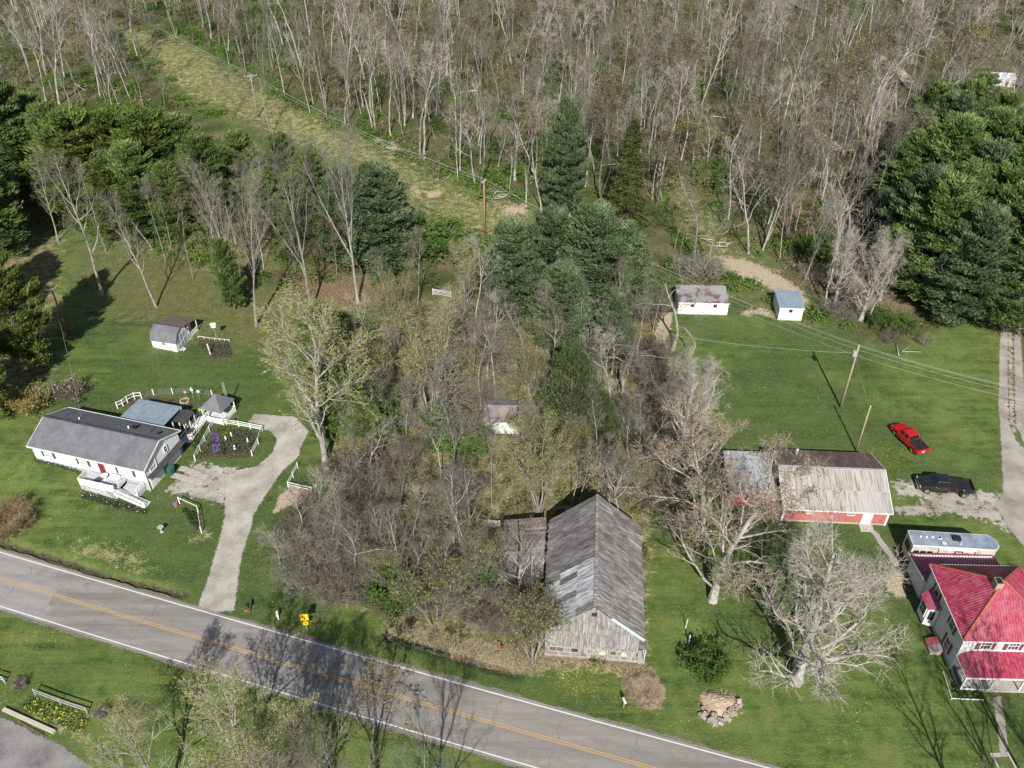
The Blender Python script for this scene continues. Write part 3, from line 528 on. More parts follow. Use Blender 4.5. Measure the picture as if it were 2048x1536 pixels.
# ---- old grey barn
B = thing('old_barn', 'tall weathered grey barn with patchy tin roof and board gable facing the road', 'barn', (8.75, 61.0, 0), radians(-5.2))
bw, bl, be, br = 4.75, 7.35, 4.55, 8.85
MB().box(-bw, bw, -bl, bl, -.1, .42).build('foundation', concrete, B)
MB().box(-bw + .03, bw - .03, -bl + .08, bl, .42, be).build('wall', M('dark_barn_boards', [(0.1, 0.09, 0.085), (0.22, 0.2, 0.19)], 2.5, .9, stretch=(3, 3, .35)), B)  # side and back walls in darker boards than the front
g_ = MB().prism([(-bw + .03, be - .05), (bw - .03, be - .05), (0, br - .2)], -bl + .08, bl); g_.build('gable_wall', brownwood, B)
fw = MB().box(-bw, bw, -bl + .03, -bl + .079, .42, be).build('front_wall', brownwood, B)
x = -bw
while x < bw - .05:
    w2 = random.uniform(.2, .29); xe = min(x + w2, bw); xm = (x + xe) / 2; zt = be + (br - be) * (1 - abs(xm) / bw) - .3
    j = random.uniform(0, .025); dz0 = random.uniform(-.04, .05)
    MB().box(x, xe - .015, -bl - .02 - j, -bl + .03, 2.15 + dz0, be - .1).build('board', greywood, fw)
    MB().box(x, xe - .015, -bl - .05 - j, -bl + .03, be - .12, max(be + .05, zt)).build('board', greywood, fw)
    xx = (x + bw) / (2 * bw)
    if not (.44 < xx < .66 or .7 < xx < .97 or .05 < xx < .36): MB().box(x, xe - .015, -bl - .02 - j, -bl + .03, .42, 2.13 + dz0).build('board', greywood, fw)
    else:
        MB().box(x, xe - .015, -bl - .02 - j, -bl + .03, .42, 1.02 + dz0).build('board', greywood, fw); MB().box(x, xe - .015, -bl - .02 - j, -bl + .03, 1.72 + dz0, 2.13).build('board', greywood, fw)
    x = xe
for x0, x1 in ((-4.3, -1.3), (-.55, 1.55), (1.9, 4.5)):
    n_ = 4 if x1 - x0 > 2.2 else 3; q = (x1 - x0) / n_
    f_ = MB(); [f_.box(x0 + i * q - .03, x0 + i * q + .03, -bl - .06, -bl + .03, 1.0, 1.76) for i in range(n_ + 1)]; f_.box(x0, x1, -bl - .07, -bl + .02, 1.72, 1.8).box(x0, x1, -bl - .07, -bl + .02, .96, 1.03)
    wdw = f_.build('window', M('flaking_frame', [(0.25, 0.23, 0.21), (0.48, 0.46, 0.43)], 5, .8), B)
    for i in range(n_): MB().box(x0 + i * q + .04, x0 + (i + 1) * q - .04, -bl, -bl + .025, 1.03, 1.72).build('pane', random.choice([glass, brownwood, greywood]), wdw)
for xx in (1.15, 3.35): MB().tube([(xx, -bl - .1, 1.32), (xx, -bl - .02, 1.32)], .33, 12).build('boarded_opening', M('pale_board', [(0.45, 0.38, 0.28), (0.6, 0.54, 0.42)], 3, .9), B)
MB().box(-.28, .28, -bl - .12, -bl - .06, 7.2, 7.75).build('loft_hatch', M('dark_opening', [(0.03, 0.025, 0.02), (0.06, 0.04, 0.03)], 3, .9), B)
for sg in (-1, 1):
    rf = MB().slab([(sg * (bw + .35), -bl - .25, be - .28), (0, -bl - .25, br), (0, bl + .3, br), (sg * (bw + .35), bl + .3, be - .28)], .1).build('roof', brownwood, B)
    ncol, nrow = 19, 3; yl = (2 * bl + .55) / ncol; e0 = Vector((sg * (bw + .4), 0, be - .3)); r0 = Vector((0, 0, br + .02)); nrm = Vector((sg * (br - be), 0, bw)).normalized()
    for i in range(ncol):
        for j in range(nrow):
            t0, t1 = j / nrow - (.02 if j else 0), (j + 1) / nrow; lift = .03 + .025 * (nrow - j) * 0 + random.uniform(0, .012); lift1 = lift + .018
            y0 = -bl - .25 + i * yl; y1 = y0 + yl - random.uniform(.0, .03)
            p0, p1 = e0.lerp(r0, t0) + nrm * lift1, e0.lerp(r0, t1) + nrm * lift; Yv = lambda v, y: (v.x, y + random.uniform(-.015, .015), v.z)
            if sg < 0: mt = tin_light if (i < 8 and random.random() < .93) else tin_dark
            else: mt = tin_mid if (i < 9 or random.random() < .35) else tin_dark
            if sg < 0 and i < 8 and j == 0: mt = tin_dark if random.random() < .5 else tin_light
            q = MB().slab([Yv(p0, y0), Yv(p1, y0), Yv(p1, y1), Yv(p0, y1)], .012); 
            q.bar(Yv(p0 + nrm * .014, y1), Yv(p1 + nrm * .014, y1), .04, .02); q.build('roof_sheet', mt, rf)
MB().bar((0, -bl - .28, br + .09), (0, bl + .32, br + .09), .34, .06).build('ridge_cap', tin_mid, B)
MB().bar((bw * .36, -bl - .3, br - (br - be + .28) * .335), (bw + .4, -bl - .3, be - .3), .06, .34).build('fascia', M('pale_blue_trim', [(0.36, 0.45, 0.48), (0.5, 0.56, 0.58)], 2, .6), B)
MB().bar((-bw - .35, -bl - .3, be - .3), (0, -bl - .3, br - .05), .05, .16).build('fascia', greywood, B)
# front step box at the right corner, lean-to behind left
MB().box(bw + .02, bw + .75, -bl - .1, -bl + 1.4, .0, .25).build('stoop', concrete, B)
for yy in (-bl, -bl + 1.3): MB().box(bw + .66, bw + .74, yy - .04, yy + .04, .25, 2.4).build('post', lat, B)
MB().slab([(bw + .02, -bl - .1, 2.7), (bw + .85, -bl - .1, 2.35), (bw + .85, -bl + 1.5, 2.35), (bw + .02, -bl + 1.5, 2.7)], .06).build('stoop_roof', tin_dark, B)
LT = thing('lean_to', 'low lean-to with broken board roof on the side of the old grey barn', 'lean-to', (1.35, 66.4, 0), radians(-4))
MB().box(-2.3, 2.0, -4.4, 4.2, 0, 2.3).build('wall', greywood, LT)
rb = MB().slab([(-2.6, -4.6, 2.35), (2.35, -4.6, 3.2), (2.35, 4.4, 3.2), (-2.6, 4.4, 2.35)], .08).build('roof', M('vine_litter', [(0.09, 0.07, 0.055), (0.19, 0.15, 0.125), (0.3, 0.25, 0.21)], 4, .95, bump=.6), LT)
for i in range(26):
    for x0, x1 in ((-2.65, -.2), (-.15, 2.35)):
        if i > 14 and random.random() < .75: continue
        if x0 < -1 and random.random() < .12: continue
        y0 = -4.6 + i * .34; f0 = lambda x: 2.35 + (x + 2.6) * .85 / 4.95 + .03 + random.uniform(0, .05)
        MB().slab([(x0, y0, f0(x0)), (x1, y0, f0(x1)), (x1, y0 + .3, f0(x1)), (x0, y0 + .3, f0(x0))], .03).build('board', greywood, rb)
# ---- red barn
RB = thing('red_barn', 'low red barn with white trim and rust streaked tin roof', 'barn', (38.9, 77.6, 0), radians(-3.6))
cx_, cy_, ce, cr = 6.1, 4.95, 2.5, 4.35
MB().box(-cx_, cx_, -cy_, cy_, -.1, .25).build('foundation', concrete, RB)
k = MB().box(-cx_ + .03, cx_ - .03, -cy_ + .05, cy_, .25, ce); k.prism([(-cy_ + .05, ce - .02), (cy_, ce - .02), (0, cr - .15)], -cx_ + .03, cx_ - .03, 'x'); wl = k.build('wall', brickred, RB)
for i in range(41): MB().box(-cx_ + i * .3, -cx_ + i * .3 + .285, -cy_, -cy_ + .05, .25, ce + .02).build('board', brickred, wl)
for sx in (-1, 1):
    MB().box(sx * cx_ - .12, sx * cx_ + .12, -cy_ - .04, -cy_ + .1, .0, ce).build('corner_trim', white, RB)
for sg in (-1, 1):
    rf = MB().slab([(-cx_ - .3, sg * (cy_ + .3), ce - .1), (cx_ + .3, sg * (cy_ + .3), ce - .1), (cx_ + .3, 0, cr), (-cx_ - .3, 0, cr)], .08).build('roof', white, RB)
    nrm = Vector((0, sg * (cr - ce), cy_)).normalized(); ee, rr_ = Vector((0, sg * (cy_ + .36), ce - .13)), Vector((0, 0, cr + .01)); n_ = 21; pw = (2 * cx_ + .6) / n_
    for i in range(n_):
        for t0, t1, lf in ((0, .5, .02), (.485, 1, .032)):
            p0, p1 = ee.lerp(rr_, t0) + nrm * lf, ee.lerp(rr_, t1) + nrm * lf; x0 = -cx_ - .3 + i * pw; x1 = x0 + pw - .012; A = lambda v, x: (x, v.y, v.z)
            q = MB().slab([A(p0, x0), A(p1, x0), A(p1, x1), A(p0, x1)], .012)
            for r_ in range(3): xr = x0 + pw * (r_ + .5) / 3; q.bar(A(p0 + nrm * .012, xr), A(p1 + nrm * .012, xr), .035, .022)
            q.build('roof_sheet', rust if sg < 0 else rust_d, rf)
MB().bar((-cx_ - .32, 0, cr + .07), (cx_ + .32, 0, cr + .07), .34, .05).build('ridge_cap', galv, RB)
for sx in (-1, 1):
    for sg in (-1, 1): MB().bar((sx * (cx_ + .32), sg * (cy_ + .38), ce - .14), (sx * (cx_ + .32), 0, cr + .03), .07, .2).build('bargeboard', white, RB)
MB().box(-cx_ - .3, cx_ + .3, -cy_ - .4, -cy_ - .34, ce - .25, ce - .12).build('fascia', white, RB)
window(RB, 'f', (-3.0, -cy_ - .01, 1.5), .8, .5, glass, white, 3, tr=.06); window(RB, 'f', (1.75, -cy_ - .01, 1.5), .8, .5, glass, white, 3, tr=.06)
door(RB, 'f', (3.75, -cy_ - .01, .12), 1.0, 1.95, M('pale_door', [(0.52, 0.52, 0.5), (0.64, 0.64, 0.61)], 3, .6))
MB().tube([(-3.2, 3.9, 2.6), (-3.2, 3.9, 3.7)], .1, 8).tube([(-3.2, 3.9, 3.7), (-3.2, 3.9, 3.85)], [.2, .05], 8).build('stove_pipe', galv, RB)
MB().box(3.0, 4.6, -cy_ - 1.2, -cy_ - .05, 0, .1).build('door_slab', concrete, RB)
AN = thing('tin_annex', 'low red shed with grey tin roof joined to the end of the red barn', 'shed', (29.6, 78.9, 0), radians(-3.6))
MB().box(-2.6, 2.9, -3.6, 3.4, 0, 2.1).build('wall', brickred, AN)
for i in range(7): MB().slab([(-2.9 + i * .84, -3.9, 2.05), (-2.08 + i * .84, -3.9, 2.05), (-2.08 + i * .84, 3.7, 2.6), (-2.9 + i * .84, 3.7, 2.6)], .05).build('roof_panel', galv, AN)
# ---- two white sheds at the field edge
def shed(label, loc, rz, sx, sy, h0, h1, rmat, wins, npan, nm='shed'):
    s_ = thing(nm, label, 'shed', loc, radians(rz))
    MB().box(-sx, sx, -sy, sy, -.1, .15).build('foundation', concrete, s_); MB().box(-sx, sx, -sy + .01, sy, .15, h0 - .02).build('wall', white, s_)
    pw = (2 * sx + .3) / npan
    for i in range(npan): MB().slab([(-sx - .15 + i * pw, -sy - .15, h0), (-sx - .16 + (i + 1) * pw, -sy - .15, h0), (-sx - .16 + (i + 1) * pw, sy + .15, h1), (-sx - .15 + i * pw, sy + .15, h1)], .07).build('roof_panel', rmat, s_)
    MB().box(-sx - .15, sx + .15, -sy - .2, -sy - .13, h0 - .12, h0).build('fascia', white, s_)
    for x in wins:
        wd_ = MB().box(x - .31, x + .31, -sy - .03, -sy + .02, h0 - .92, h0 - .3).build('window', lat, s_); MB().box(x - .27, x + .27, -sy - .045, -sy - .025, h0 - .88, h0 - .34).build('pane', M('dark_opening', [(0.012, 0.011, 0.01), (0.025, 0.022, 0.02)], 3, .9), wd_)
    return s_
ws = shed('long white block shed with rust patched grey flat roof at the field edge', (30.75, 120.4, 0), -2.6, 3.95, 2.45, 2.35, 2.5, M('rust_patched_roof', [(0.3, 0.29, 0.29), (0.25, 0.24, 0.24), (0.15, 0.085, 0.065), (0.17, 0.1, 0.08)], .4, .8, lo=.45, hi=.6), (-1.75, 1.85), 4)
MB().box(-.5, .35, -2.5, -2.44, .1, 1.95).build('door', lat, ws)
shed('small tall white shed with plain blue metal roof at the field edge', (44.4, 118.7, 0), -4, 1.85, 2.45, 2.45, 2.65, bluegrey, (-.1,), 6)
# ---- farmhouse
FH = thing('farmhouse', 'two storey grey white farmhouse with red metal hip roof and maroon shutters', 'house', (49.25, 56.8, 0), radians(-1.8))
fx, fy, fe, fr = 4.5, 4.55, 5.35, 8.6
fwall = M('farmhouse_siding', [(0.55, 0.57, 0.6), (0.68, 0.7, 0.72)], 2, .6, stretch=(.3, .3, 7), bump=.2)
shut = M('brown_red_shutter', [(0.13, 0.05, 0.045), (0.2, 0.08, 0.07)], 3, .6)
MB().box(-fx, fx, -fy, fy, -.2, .55).build('foundation', concrete, FH); MB().box(-fx + .02, fx - .02, -fy + .02, fy - .02, .55, fe - .02).build('wall', fwall, FH)
apx = (0, 0, fr); cs = [(-fx - .3, -fy - .3, fe - .05), (fx + .3, -fy - .3, fe - .05), (fx + .3, fy + .3, fe - .05), (-fx - .3, fy + .3, fe - .05)]
hipm = M('orange_ridge_cap', [(0.36, 0.09, 0.06), (0.42, 0.13, 0.085)], 3, .5)
for i in range(4):
    a, b_ = Vector(cs[i]), Vector(cs[(i + 1) % 4]); ap = Vector(apx); k = MB().slab([a, b_, ap], .1); nr = (b_ - a).cross(ap - a).normalized(); nr = nr if nr.z > 0 else -nr
    rf = k.build('roof', redroof, FH); kk = MB()
    mid_ = (a + b_) / 2; L = (b_ - a).length; n_ = 34
    for j in range(1, n_):
        t = j / n_; p = a.lerp(b_, t); up = 1 - abs(2 * t - 1); q = p + (ap - mid_) * up
        if (q - p).length > .3: kk.bar(p + nr * .02, q + nr * .02, .05, .05)
    kk.build('roof_ribs', redroof, rf); MB().bar(a + Vector((0, 0, .05)), ap + Vector((0, 0, .05)), .26, .06).build('hip_cap', hipm, rf)
    MB().bar(a - Vector((0, 0, .08)), b_ - Vector((0, 0, .08)), .1, .16).build('gutter', white, FH)
MB().box(-1.05, -.35, -.65, .25, 7.3, 8.9).build('chimney', M('chimney_brick', [(0.3, 0.22, 0.16), (0.44, 0.36, 0.28)], 6, .9, bump=.4), FH); MB().box(-1.2, -.2, -.8, .4, 7.4, 7.75).build('chimney_flashing', hipm, FH)
MB().box(-.98, -.42, -.58, .18, 8.88, 8.92).build('flue', blackm, FH)
for y in (-2.0, 2.2): window(FH, 'l', (-fx, y, 3.5), .85, 1.35, glass, white, 1, shut, .36)
window(FH, 'l', (-fx, -2.6, 1.05), .85, 1.4, glass, white, 1, shut, .36)
for x in (-2.2, .5, 3.1): window(FH, 'f', (x, -fy, 3.75), .95, 1.15, glass, white, 2, shut, .36)
for x in (-2.2, 3.1): window(FH, 'f', (x, -fy, 1.2), .95, 1.35, glass, white)
door(FH, 'f', (.5, -fy, .6), 1.0, 2.0, lat)
MB().box(-fx - .06, -fx + .12, -fy - .06, -fy + .12, .3, fe).build('corner_trim', white, FH)
# bay window on the left wall
k = MB().hexa([(-fx - .05, .5, .3), (-fx - .05, 3.0, .3), (-fx - 1.0, 2.6, .3), (-fx - 1.0, .9, .3), (-fx - .05, .5, 2.9), (-fx - .05, 3.0, 2.9), (-fx - 1.0, 2.6, 2.9), (-fx - 1.0, .9, 2.9)]); by_ = k.build('bay', white, FH)
MB().slab([(-fx, .3, 3.55), (-fx - 1.2, .75, 2.9), (-fx - 1.2, 2.75, 2.9), (-fx, 3.2, 3.55)], .08).build('bay_roof', redroof, by_)
window(FH, 'l', (-fx - 1.02, 1.75, 1.25), 1.15, 1.35, glass, white)
MB().hexa([(-fx - .32, .585, 1.25), (-fx - .82, .795, 1.25), (-fx - .82, .83, 1.25), (-fx - .32, .62, 1.25), (-fx - .32, .585, 2.6), (-fx - .82, .795, 2.6), (-fx - .82, .83, 2.6), (-fx - .32, .62, 2.6)]).build('pane', glass, by_)
# rear single storey wing
MB().box(-fx - .1, fx - .4, fy, fy + 4.0, 0, 2.6).build('rear_wing', fwall, FH)
rr2 = MB().slab([(-fx - .45, fy - .0, 3.25), (fx - .1, fy - .0, 3.25), (fx - .1, fy + 4.3, 2.5), (-fx - .45, fy + 4.3, 2.5)], .1).build('rear_roof', redroof, FH); kk = MB()
for j in range(28): kk.bar((-fx - .3 + j * .33, fy, 3.27), (-fx - .3 + j * .33, fy + 4.3, 2.52), .05, .05)
kk.build('roof_ribs', redroof, rr2); MB().bar((-fx - .48, fy, 3.2), (-fx - .48, fy + 4.3, 2.45), .06, .16).build('bargeboard', white, FH)
# porch
PO = [(-fx + .1, -fy - .02, 3.1), (fx + 1.5, -fy - .02, 3.1)]
rp = MB().slab([(-fx + 1.1, -fy - .02, 3.35), (fx + 1.0, -fy - .02, 3.35), (fx + 1.6, -fy - 2.6, 2.65), (-fx - .05, -fy - 2.6, 2.65)], .09).build('porch_roof', redroof, FH)
MB().slab([(-fx + 1.1, -fy - .02, 3.35), (-fx - .05, -fy - .02, 2.65), (-fx - .05, -fy - 2.6, 2.65)], .09).build('porch_roof', redroof, FH); kk = MB()
for j in range(26): x0 = -fx + .15 + j * .38; kk.bar((min(max(x0, -fx + 1.1), fx + 1), -fy - .05, 3.37) if x0 > -fx + 1.1 else (x0, -fy - 2.6 + (x0 + fx + .05) * 2.25, 2.67 + (x0 + fx + .05) * .6), (x0, -fy - 2.6, 2.67), .05, .05)
kk.build('roof_ribs', redroof, rp); MB().box(-fx - .1, fx + 1.6, -fy - 2.66, -fy - 2.58, 2.45, 2.62).build('porch_beam', white, FH); MB().box(-fx - .1, -fx - .02, -fy - 2.6, -fy, 2.45, 2.62).build('porch_beam', white, FH)
for x in (-fx + .1, -1.6, 1.3, 4.2): MB().box(x - .07, x + .07, -fy - 2.5, -fy - 2.36, .5, 2.5).build('porch_post', white, FH)
MB().box(-fx, fx + 1.5, -fy - 2.55, -fy - .02, .32, .5).build('porch_floor', concrete, FH); MB().box(-fx + .1, fx + 1.4, -fy - 2.4, -fy - .1, 0, .32).build('porch_base', M('tan_block', [(0.35, 0.3, 0.23), (0.48, 0.42, 0.33)], 3, .9), FH)
MB().box(-fx + .12, -fx + .2, -fy - 2.35, -fy - .1, .5, 1.05).build('porch_panel', M('slate_panel', [(0.06, 0.065, 0.075), (0.1, 0.105, 0.115)], 2, .6), FH); MB().box(-fx + .02, -1.5, -fy - 2.55, -fy - 2.45, .5, .6).build('porch_kerb', white, FH)
# bulkhead by the left wall
BK = thing('cellar_bulkhead', 'small sloped red and grey cellar bulkhead against the farmhouse wall', 'bulkhead', (44.1, 55.0, 0), radians(-1.8))
MB().hexa([(-.75, -.8, 0), (.4, -.8, 0), (.4, .9, 0), (-.75, .9, 0), (-.75, -.8, .35), (.4, -.8, .75), (.4, .9, .75), (-.75, .9, .35)]).build('frame', concrete, BK)
MB().slab([(-.8, .1, .38), (.4, .1, .8), (.4, .95, .8), (-.8, .95, .38)], .05).build('hatch', M('faded_red_hatch', [(0.3, 0.06, 0.06), (0.42, 0.12, 0.11)], 4, .6), BK); MB().slab([(-.8, -.85, .38), (.4, -.85, .8), (.4, .05, .8), (-.8, .05, .38)], .05).build('hatch', M('grey_hatch', [(0.25, 0.22, 0.22), (0.36, 0.33, 0.32)], 4, .6), BK)
# ---- hidden white building, panels among the trees
HB = thing('tumbledown_house', 'derelict low white house with sagging grey roof among the trees', 'house', (.6, 90.9, 0), radians(-1))
MB().box(-4.2, 3.2, -2.0, 2.0, 0, 2.3).build('wall', white, HB)
MB().slab([(-4.4, -2.3, 2.3), (3.4, -2.3, 2.3), (3.4, .2, 3.2), (-4.4, .2, 3.2)], .1).build('roof', M('old_grey_roof', [(0.16, 0.14, 0.14), (0.28, 0.25, 0.25)], 1, .9, dirt=(0.2, 0.13, 0.1)), HB); MB().slab([(-4.4, .2, 3.2), (3.4, .2, 3.2), (3.4, 2.4, 2.3), (-4.4, 2.4, 2.3)], .1).build('roof', MATS['old_grey_roof'], HB)
MB().tube([(.2, -.6, 2.9), (.2, -.6, 3.5)], .14, 8).build('vent_pipe', darkgrey, HB); window(HB, 'f', (2.0, -2.01, .9), .7, .9, brownwood)
wr = thing('overgrown_house', 'white house almost hidden behind the yellow green budding trees', 'house', (-21.2, 92.0, 0), radians(-14))
MB().box(-3.5, 3.5, -3, 3, 0, 2.7).build('wall', white, wr); MB().slab([(-3.8, -3.3, 2.65), (3.8, -3.3, 2.65), (3.8, 0, 4.0), (-3.8, 0, 4.0)], .1).build('roof', shingle, wr); MB().slab([(-3.8, 0, 4.0), (3.8, 0, 4.0), (3.8, 3.3, 2.65), (-3.8, 3.3, 2.65)], .1).build('roof', shingle, wr)
window(wr, 'f', (-1.5, -3.0, 1.0), 1.0, 1.1, glass); door(wr, 'f', (1.2, -3.0, .1), .95, 2.0, lat)
cabm = M('white_enamel', [(0.42, 0.47, 0.47), (0.55, 0.59, 0.58)], 2, .5, dirt=(0.3, 0.28, 0.24))
for lab, q, mt, sx, sz in (('upright pale refrigerator dumped among leaf litter', (1022, 738), cabm, .7, 1.7),):
    T = thing('old_refrigerator', lab, 'refrigerator', tuple(G(*q)), radians(20)); MB().box(-sx, sx, -.5, .5, 0, sz).build('cabinet', mt, T, bevel=.05); MB().box(-sx + .04, sx - .04, -.56, -.49, .7, sz - .05).build('door', mt, T); MB().box(-sx + .04, sx - .04, -.56, -.49, .06, .66).build('door', mt, T)
T = thing('blue_tank', 'pale blue plastic tank lying beside the shaggy evergreen', 'tank', tuple(G(1070, 756)), radians(30)); bl_ = M('pale_blue_plastic', [(0.3, 0.46, 0.55), (0.42, 0.56, 0.63)], 2, .4)
MB().tube([(-.75, 0, .55), (-.68, 0, .55), (.68, 0, .55), (.75, 0, .55)], [.4, .55, .55, .4], 14).build('barrel', bl_, T); MB().tube([(0, 0, 1.05), (0, 0, 1.2)], .14, 10).build('cap', white, T)
FV = thing('far_house', 'white cottage beside the far gravel lane above the pines', 'house', tuple(G(1998, 168)), radians(-10)); FV.scale = (.7, .7, .7)
MB().box(-4, 4, -3, 3, 0, 2.8).build('wall', white, FV); MB().slab([(-4.3, -3.3, 2.75), (4.3, -3.3, 2.75), (4.3, 0, 4.2), (-4.3, 0, 4.2)], .1).build('roof', M('pale_tin_roof', [(0.5, 0.52, 0.54), (0.62, 0.63, 0.64)], 1, .5), FV); MB().slab([(-4.3, 0, 4.2), (4.3, 0, 4.2), (4.3, 3.3, 2.75), (-4.3, 3.3, 2.75)], .1).build('roof', MATS['pale_tin_roof'], FV)
window(FV, 'f', (-1.5, -3, 1.0), 1.0, 1.1, glass); door(FV, 'f', (1.5, -3, .1), 1.0, 2.0, maroon)
# ================================================================ vehicles
tyre = M('tyre_rubber', [(0.015, 0.015, 0.015), (0.03, 0.03, 0.03)], 8, .9)
carglass = M('car_glass', [(0.008, 0.01, 0.012), (0.015, 0.018, 0.02)], 2, .05, spec=.8)
lampw = M('headlamp', [(0.6, 0.6, 0.58), (0.75, 0.75, 0.72)], 4, .15); lampr = M('tail_lamp', [(0.3, 0.01, 0.01), (0.4, 0.02, 0.02)], 4, .2)
def arch(cx, r, z0, n=7): return [(cx - r * cos(pi * i / n), z0 + r * 1.02 * sin(pi * i / n)) for i in range(n + 1)]
def pickup(label, loc, rz, paint, L, W, wb, cab0, cab1, cover, dual, top):
    T = thing('pickup_truck', label, 'pickup truck', loc, rz); h = L / 2; hw = W / 2; fxw = h - .95; rxw = fxw - wb; zb = .48; zt = top
    prof = [(-h, zb + .1)] + [(-h + .3, zb)] + arch(rxw, .47, zb) + arch(fxw, .47, zb) + [(h - .12, zb), (h, zb + .15), (h, zt - .22), (h - .1, zt - .06), (h - .35, zt), (cab1 + .25, zt + .1), (cab0, zt + .1), (cab0 - .02, .82), (-h + .08, .82), (-h + .04, zt)]
    prof = [(a, z) for a, z in prof[:-1]]; prof.append((-h, .82))
    bd = MB().prism(prof, -hw, hw).build('body', paint, T, smooth=False, bevel=.07)
    for s in (-1, 1):
        y0, y1 = (hw - .1, hw) if s > 0 else (-hw, -hw + .1)
        MB().box(-h, cab0 - .03, y0, y1, .8, zt + .08).build('bed_side', paint, T, bevel=.03)
    MB().box(-h, -h + .08, -hw + .08, hw - .08, .7, zt + .06).build('tailgate', paint, T, bevel=.02)
    if cover: MB().box(-h + .06, cab0 - .02, -hw + .06, hw - .06, zt + .06, zt + .11).build('bed_cover', blackm, T, bevel=.02)
    else:
        MB().box(-h + .08, cab0 - .03, -hw + .1, hw - .1, .82, .86).build('bed_liner', blackm, T); MB().box(cab0 - .75, cab0 - .1, -hw + .12, hw - .12, .86, zt + .12).build('bed_cover', blackm, T, bevel=.03)
    za_, zc = zt + .06, zt + .68; b0, b1, t0, t1 = cab0, cab1, cab0 + .16, cab1 - .72; bw_, tw = hw - .06, hw - .24
    P = lambda x, y, z: (x, y, z)
    MB().hexa([P(b0 + .03, -bw_ + .02, za_), P(b1 - .03, -bw_ + .02, za_), P(b1 - .03, bw_ - .02, za_), P(b0 + .03, bw_ - .02, za_), P(t0 + .02, -tw + .02, zc), P(t1 - .02, -tw + .02, zc), P(t1 - .02, tw - .02, zc), P(t0 + .02, tw - .02, zc)]).build('glasshouse', carglass, T)
    MB().hexa([P(t0 - .04, -tw - .03, zc - .03), P(t1 + .06, -tw - .03, zc - .03), P(t1 + .06, tw + .03, zc - .03), P(t0 - .04, tw + .03, zc - .03), P(t0 + .03, -tw + .05, zc + .08), P(t1 - .08, -tw + .05, zc + .08), P(t1 - .08, tw - .05, zc + .08), P(t0 + .03, tw - .05, zc + .08)]).build('cab_roof', paint, T, bevel=.05)
    k = MB()
    for s in (-1, 1):
        k.bar((b0 + .06, s * bw_, za_), (t0 + .02, s * tw, zc), .12, .08).bar((b1 - .04, s * bw_, za_), (t1, s * tw, zc), .08, .07); xm = (b0 + b1) / 2 - .12; k.bar((xm, s * (bw_ + .005), za_), (xm, s * (tw + .005), zc), .1, .06)
    k.build('pillar', paint, T)
    for s in (-1, 1):
        MB().box(b1 - .5, b1 - .36, s * (hw + .04) - .06 if s < 0 else hw - .02, s * (hw + .04) + (.04 if s < 0 else .14), za_ + .0, za_ + .22).build('mirror', chrome if dual else paint, T, bevel=.02)
        MB().box(h - .22, h + .015, s * (hw - .2) - .16, s * (hw - .2) + .16, zt - .34, zt - .14).build('headlight', lampw, T); MB().box(-h - .012, -h + .1, s * (hw - .1) - .08, s * (hw - .1) + .085, .85, zt - .05).build('tail_light', lampr, T)
        MB().box(cab0 + .2, cab1 - .2, s * hw - .06, s * hw + .06 * s + .06 * (s > 0), zb - .06, zb + .02).build('running_board', blackm, T)
        for hx_ in (xm + .35, xm - .55): MB().box(hx_, hx_ + .2, s * (hw + .005) - .02, s * (hw + .005) + .02, zt - .14, zt - .1).build('door_handle', chrome if dual else paint, T)
        for wxx in (fxw, rxw):
            ww = .3 if (dual and wxx == rxw) else .0; yc = s * (hw - .13 + ww / 2)
            whl = MB().disc((wxx, yc, .4), .4, (0, 1, 0), .26 + ww, 20).build('wheel', tyre, T, bevel=.02); q = MB().disc((wxx, yc + s * (.12 + ww / 2), .4), .25, (0, 1, 0), .05, 16)
            for a in range(5): q.bar((wxx, yc + s * (.15 + ww / 2), .4), (wxx + .24 * cos(a * 2 * pi / 5), yc + s * (.15 + ww / 2), .4 + .24 * sin(a * 2 * pi / 5)), .05, .03)
            q.build('rim', chrome, whl)
        if dual: 
            f_ = MB(); ar = arch(rxw, .58, zb - .02, 8); ar2 = arch(rxw, .47, zb - .02, 8)
            f_.prism(ar + ar2[::-1], s * hw - .02, s * (hw + .26)); f_.build('fender_flare', paint, T)
    MB().box(h - .02, h + .09, -hw + .06, hw - .06, zb - .05, zb + .17).build('front_bumper', chrome if dual else paint, T, bevel=.03); MB().box(-h - .14, -h + .02, -hw + .1, hw - .1, zb - .02, zb + .17).build('rear_bumper', chrome, T, bevel=.03)
    g = MB().box(h - .03, h + .02, -hw + .42, hw - .42, zb + .25, zt - .12).build('grille', blackm, T); k = MB()
    for i in range(3): k.box(h + .02, h + .035, -hw + .44, hw - .44, zb + .3 + i * .12, zb + .34 + i * .12)
    k.build('grille_bars', chrome, g); MB().box(-h - .02, -h, -.2, .2, .72, .84).build('number_plate', white, T)
red = M('red_car_paint', [(0.42, 0.006, 0.012), (0.48, 0.01, 0.016)], 2, .3, spec=.5, coat=.5)
blk = M('black_car_paint', [(0.014, 0.012, 0.012), (0.024, 0.021, 0.02)], 2, .22, spec=.5, coat=.6)
a_, b_ = G(1824, 906), G(1788, 869); ra = atan2(b_.y - a_.y, b_.x - a_.x); n_ = Vector((cos(ra - pi / 2), sin(ra - pi / 2), 0)); ctr = (a_ + b_) / 2 + Vector((sin(ra), -cos(ra), 0)) * .82
pickup('red crew cab pickup with black bed cover parked on the lawn', (ctr.x, ctr.y, 0), ra, red, 5.6, 1.95, 3.6, -.72, 1.5, True, False, 1.06)
a_, b_ = G(1926, 992), G(1854, 986); ra = atan2(b_.y - a_.y, b_.x - a_.x); ctr = (a_ + b_) / 2 + Vector((sin(ra), -cos(ra), 0)) * .88
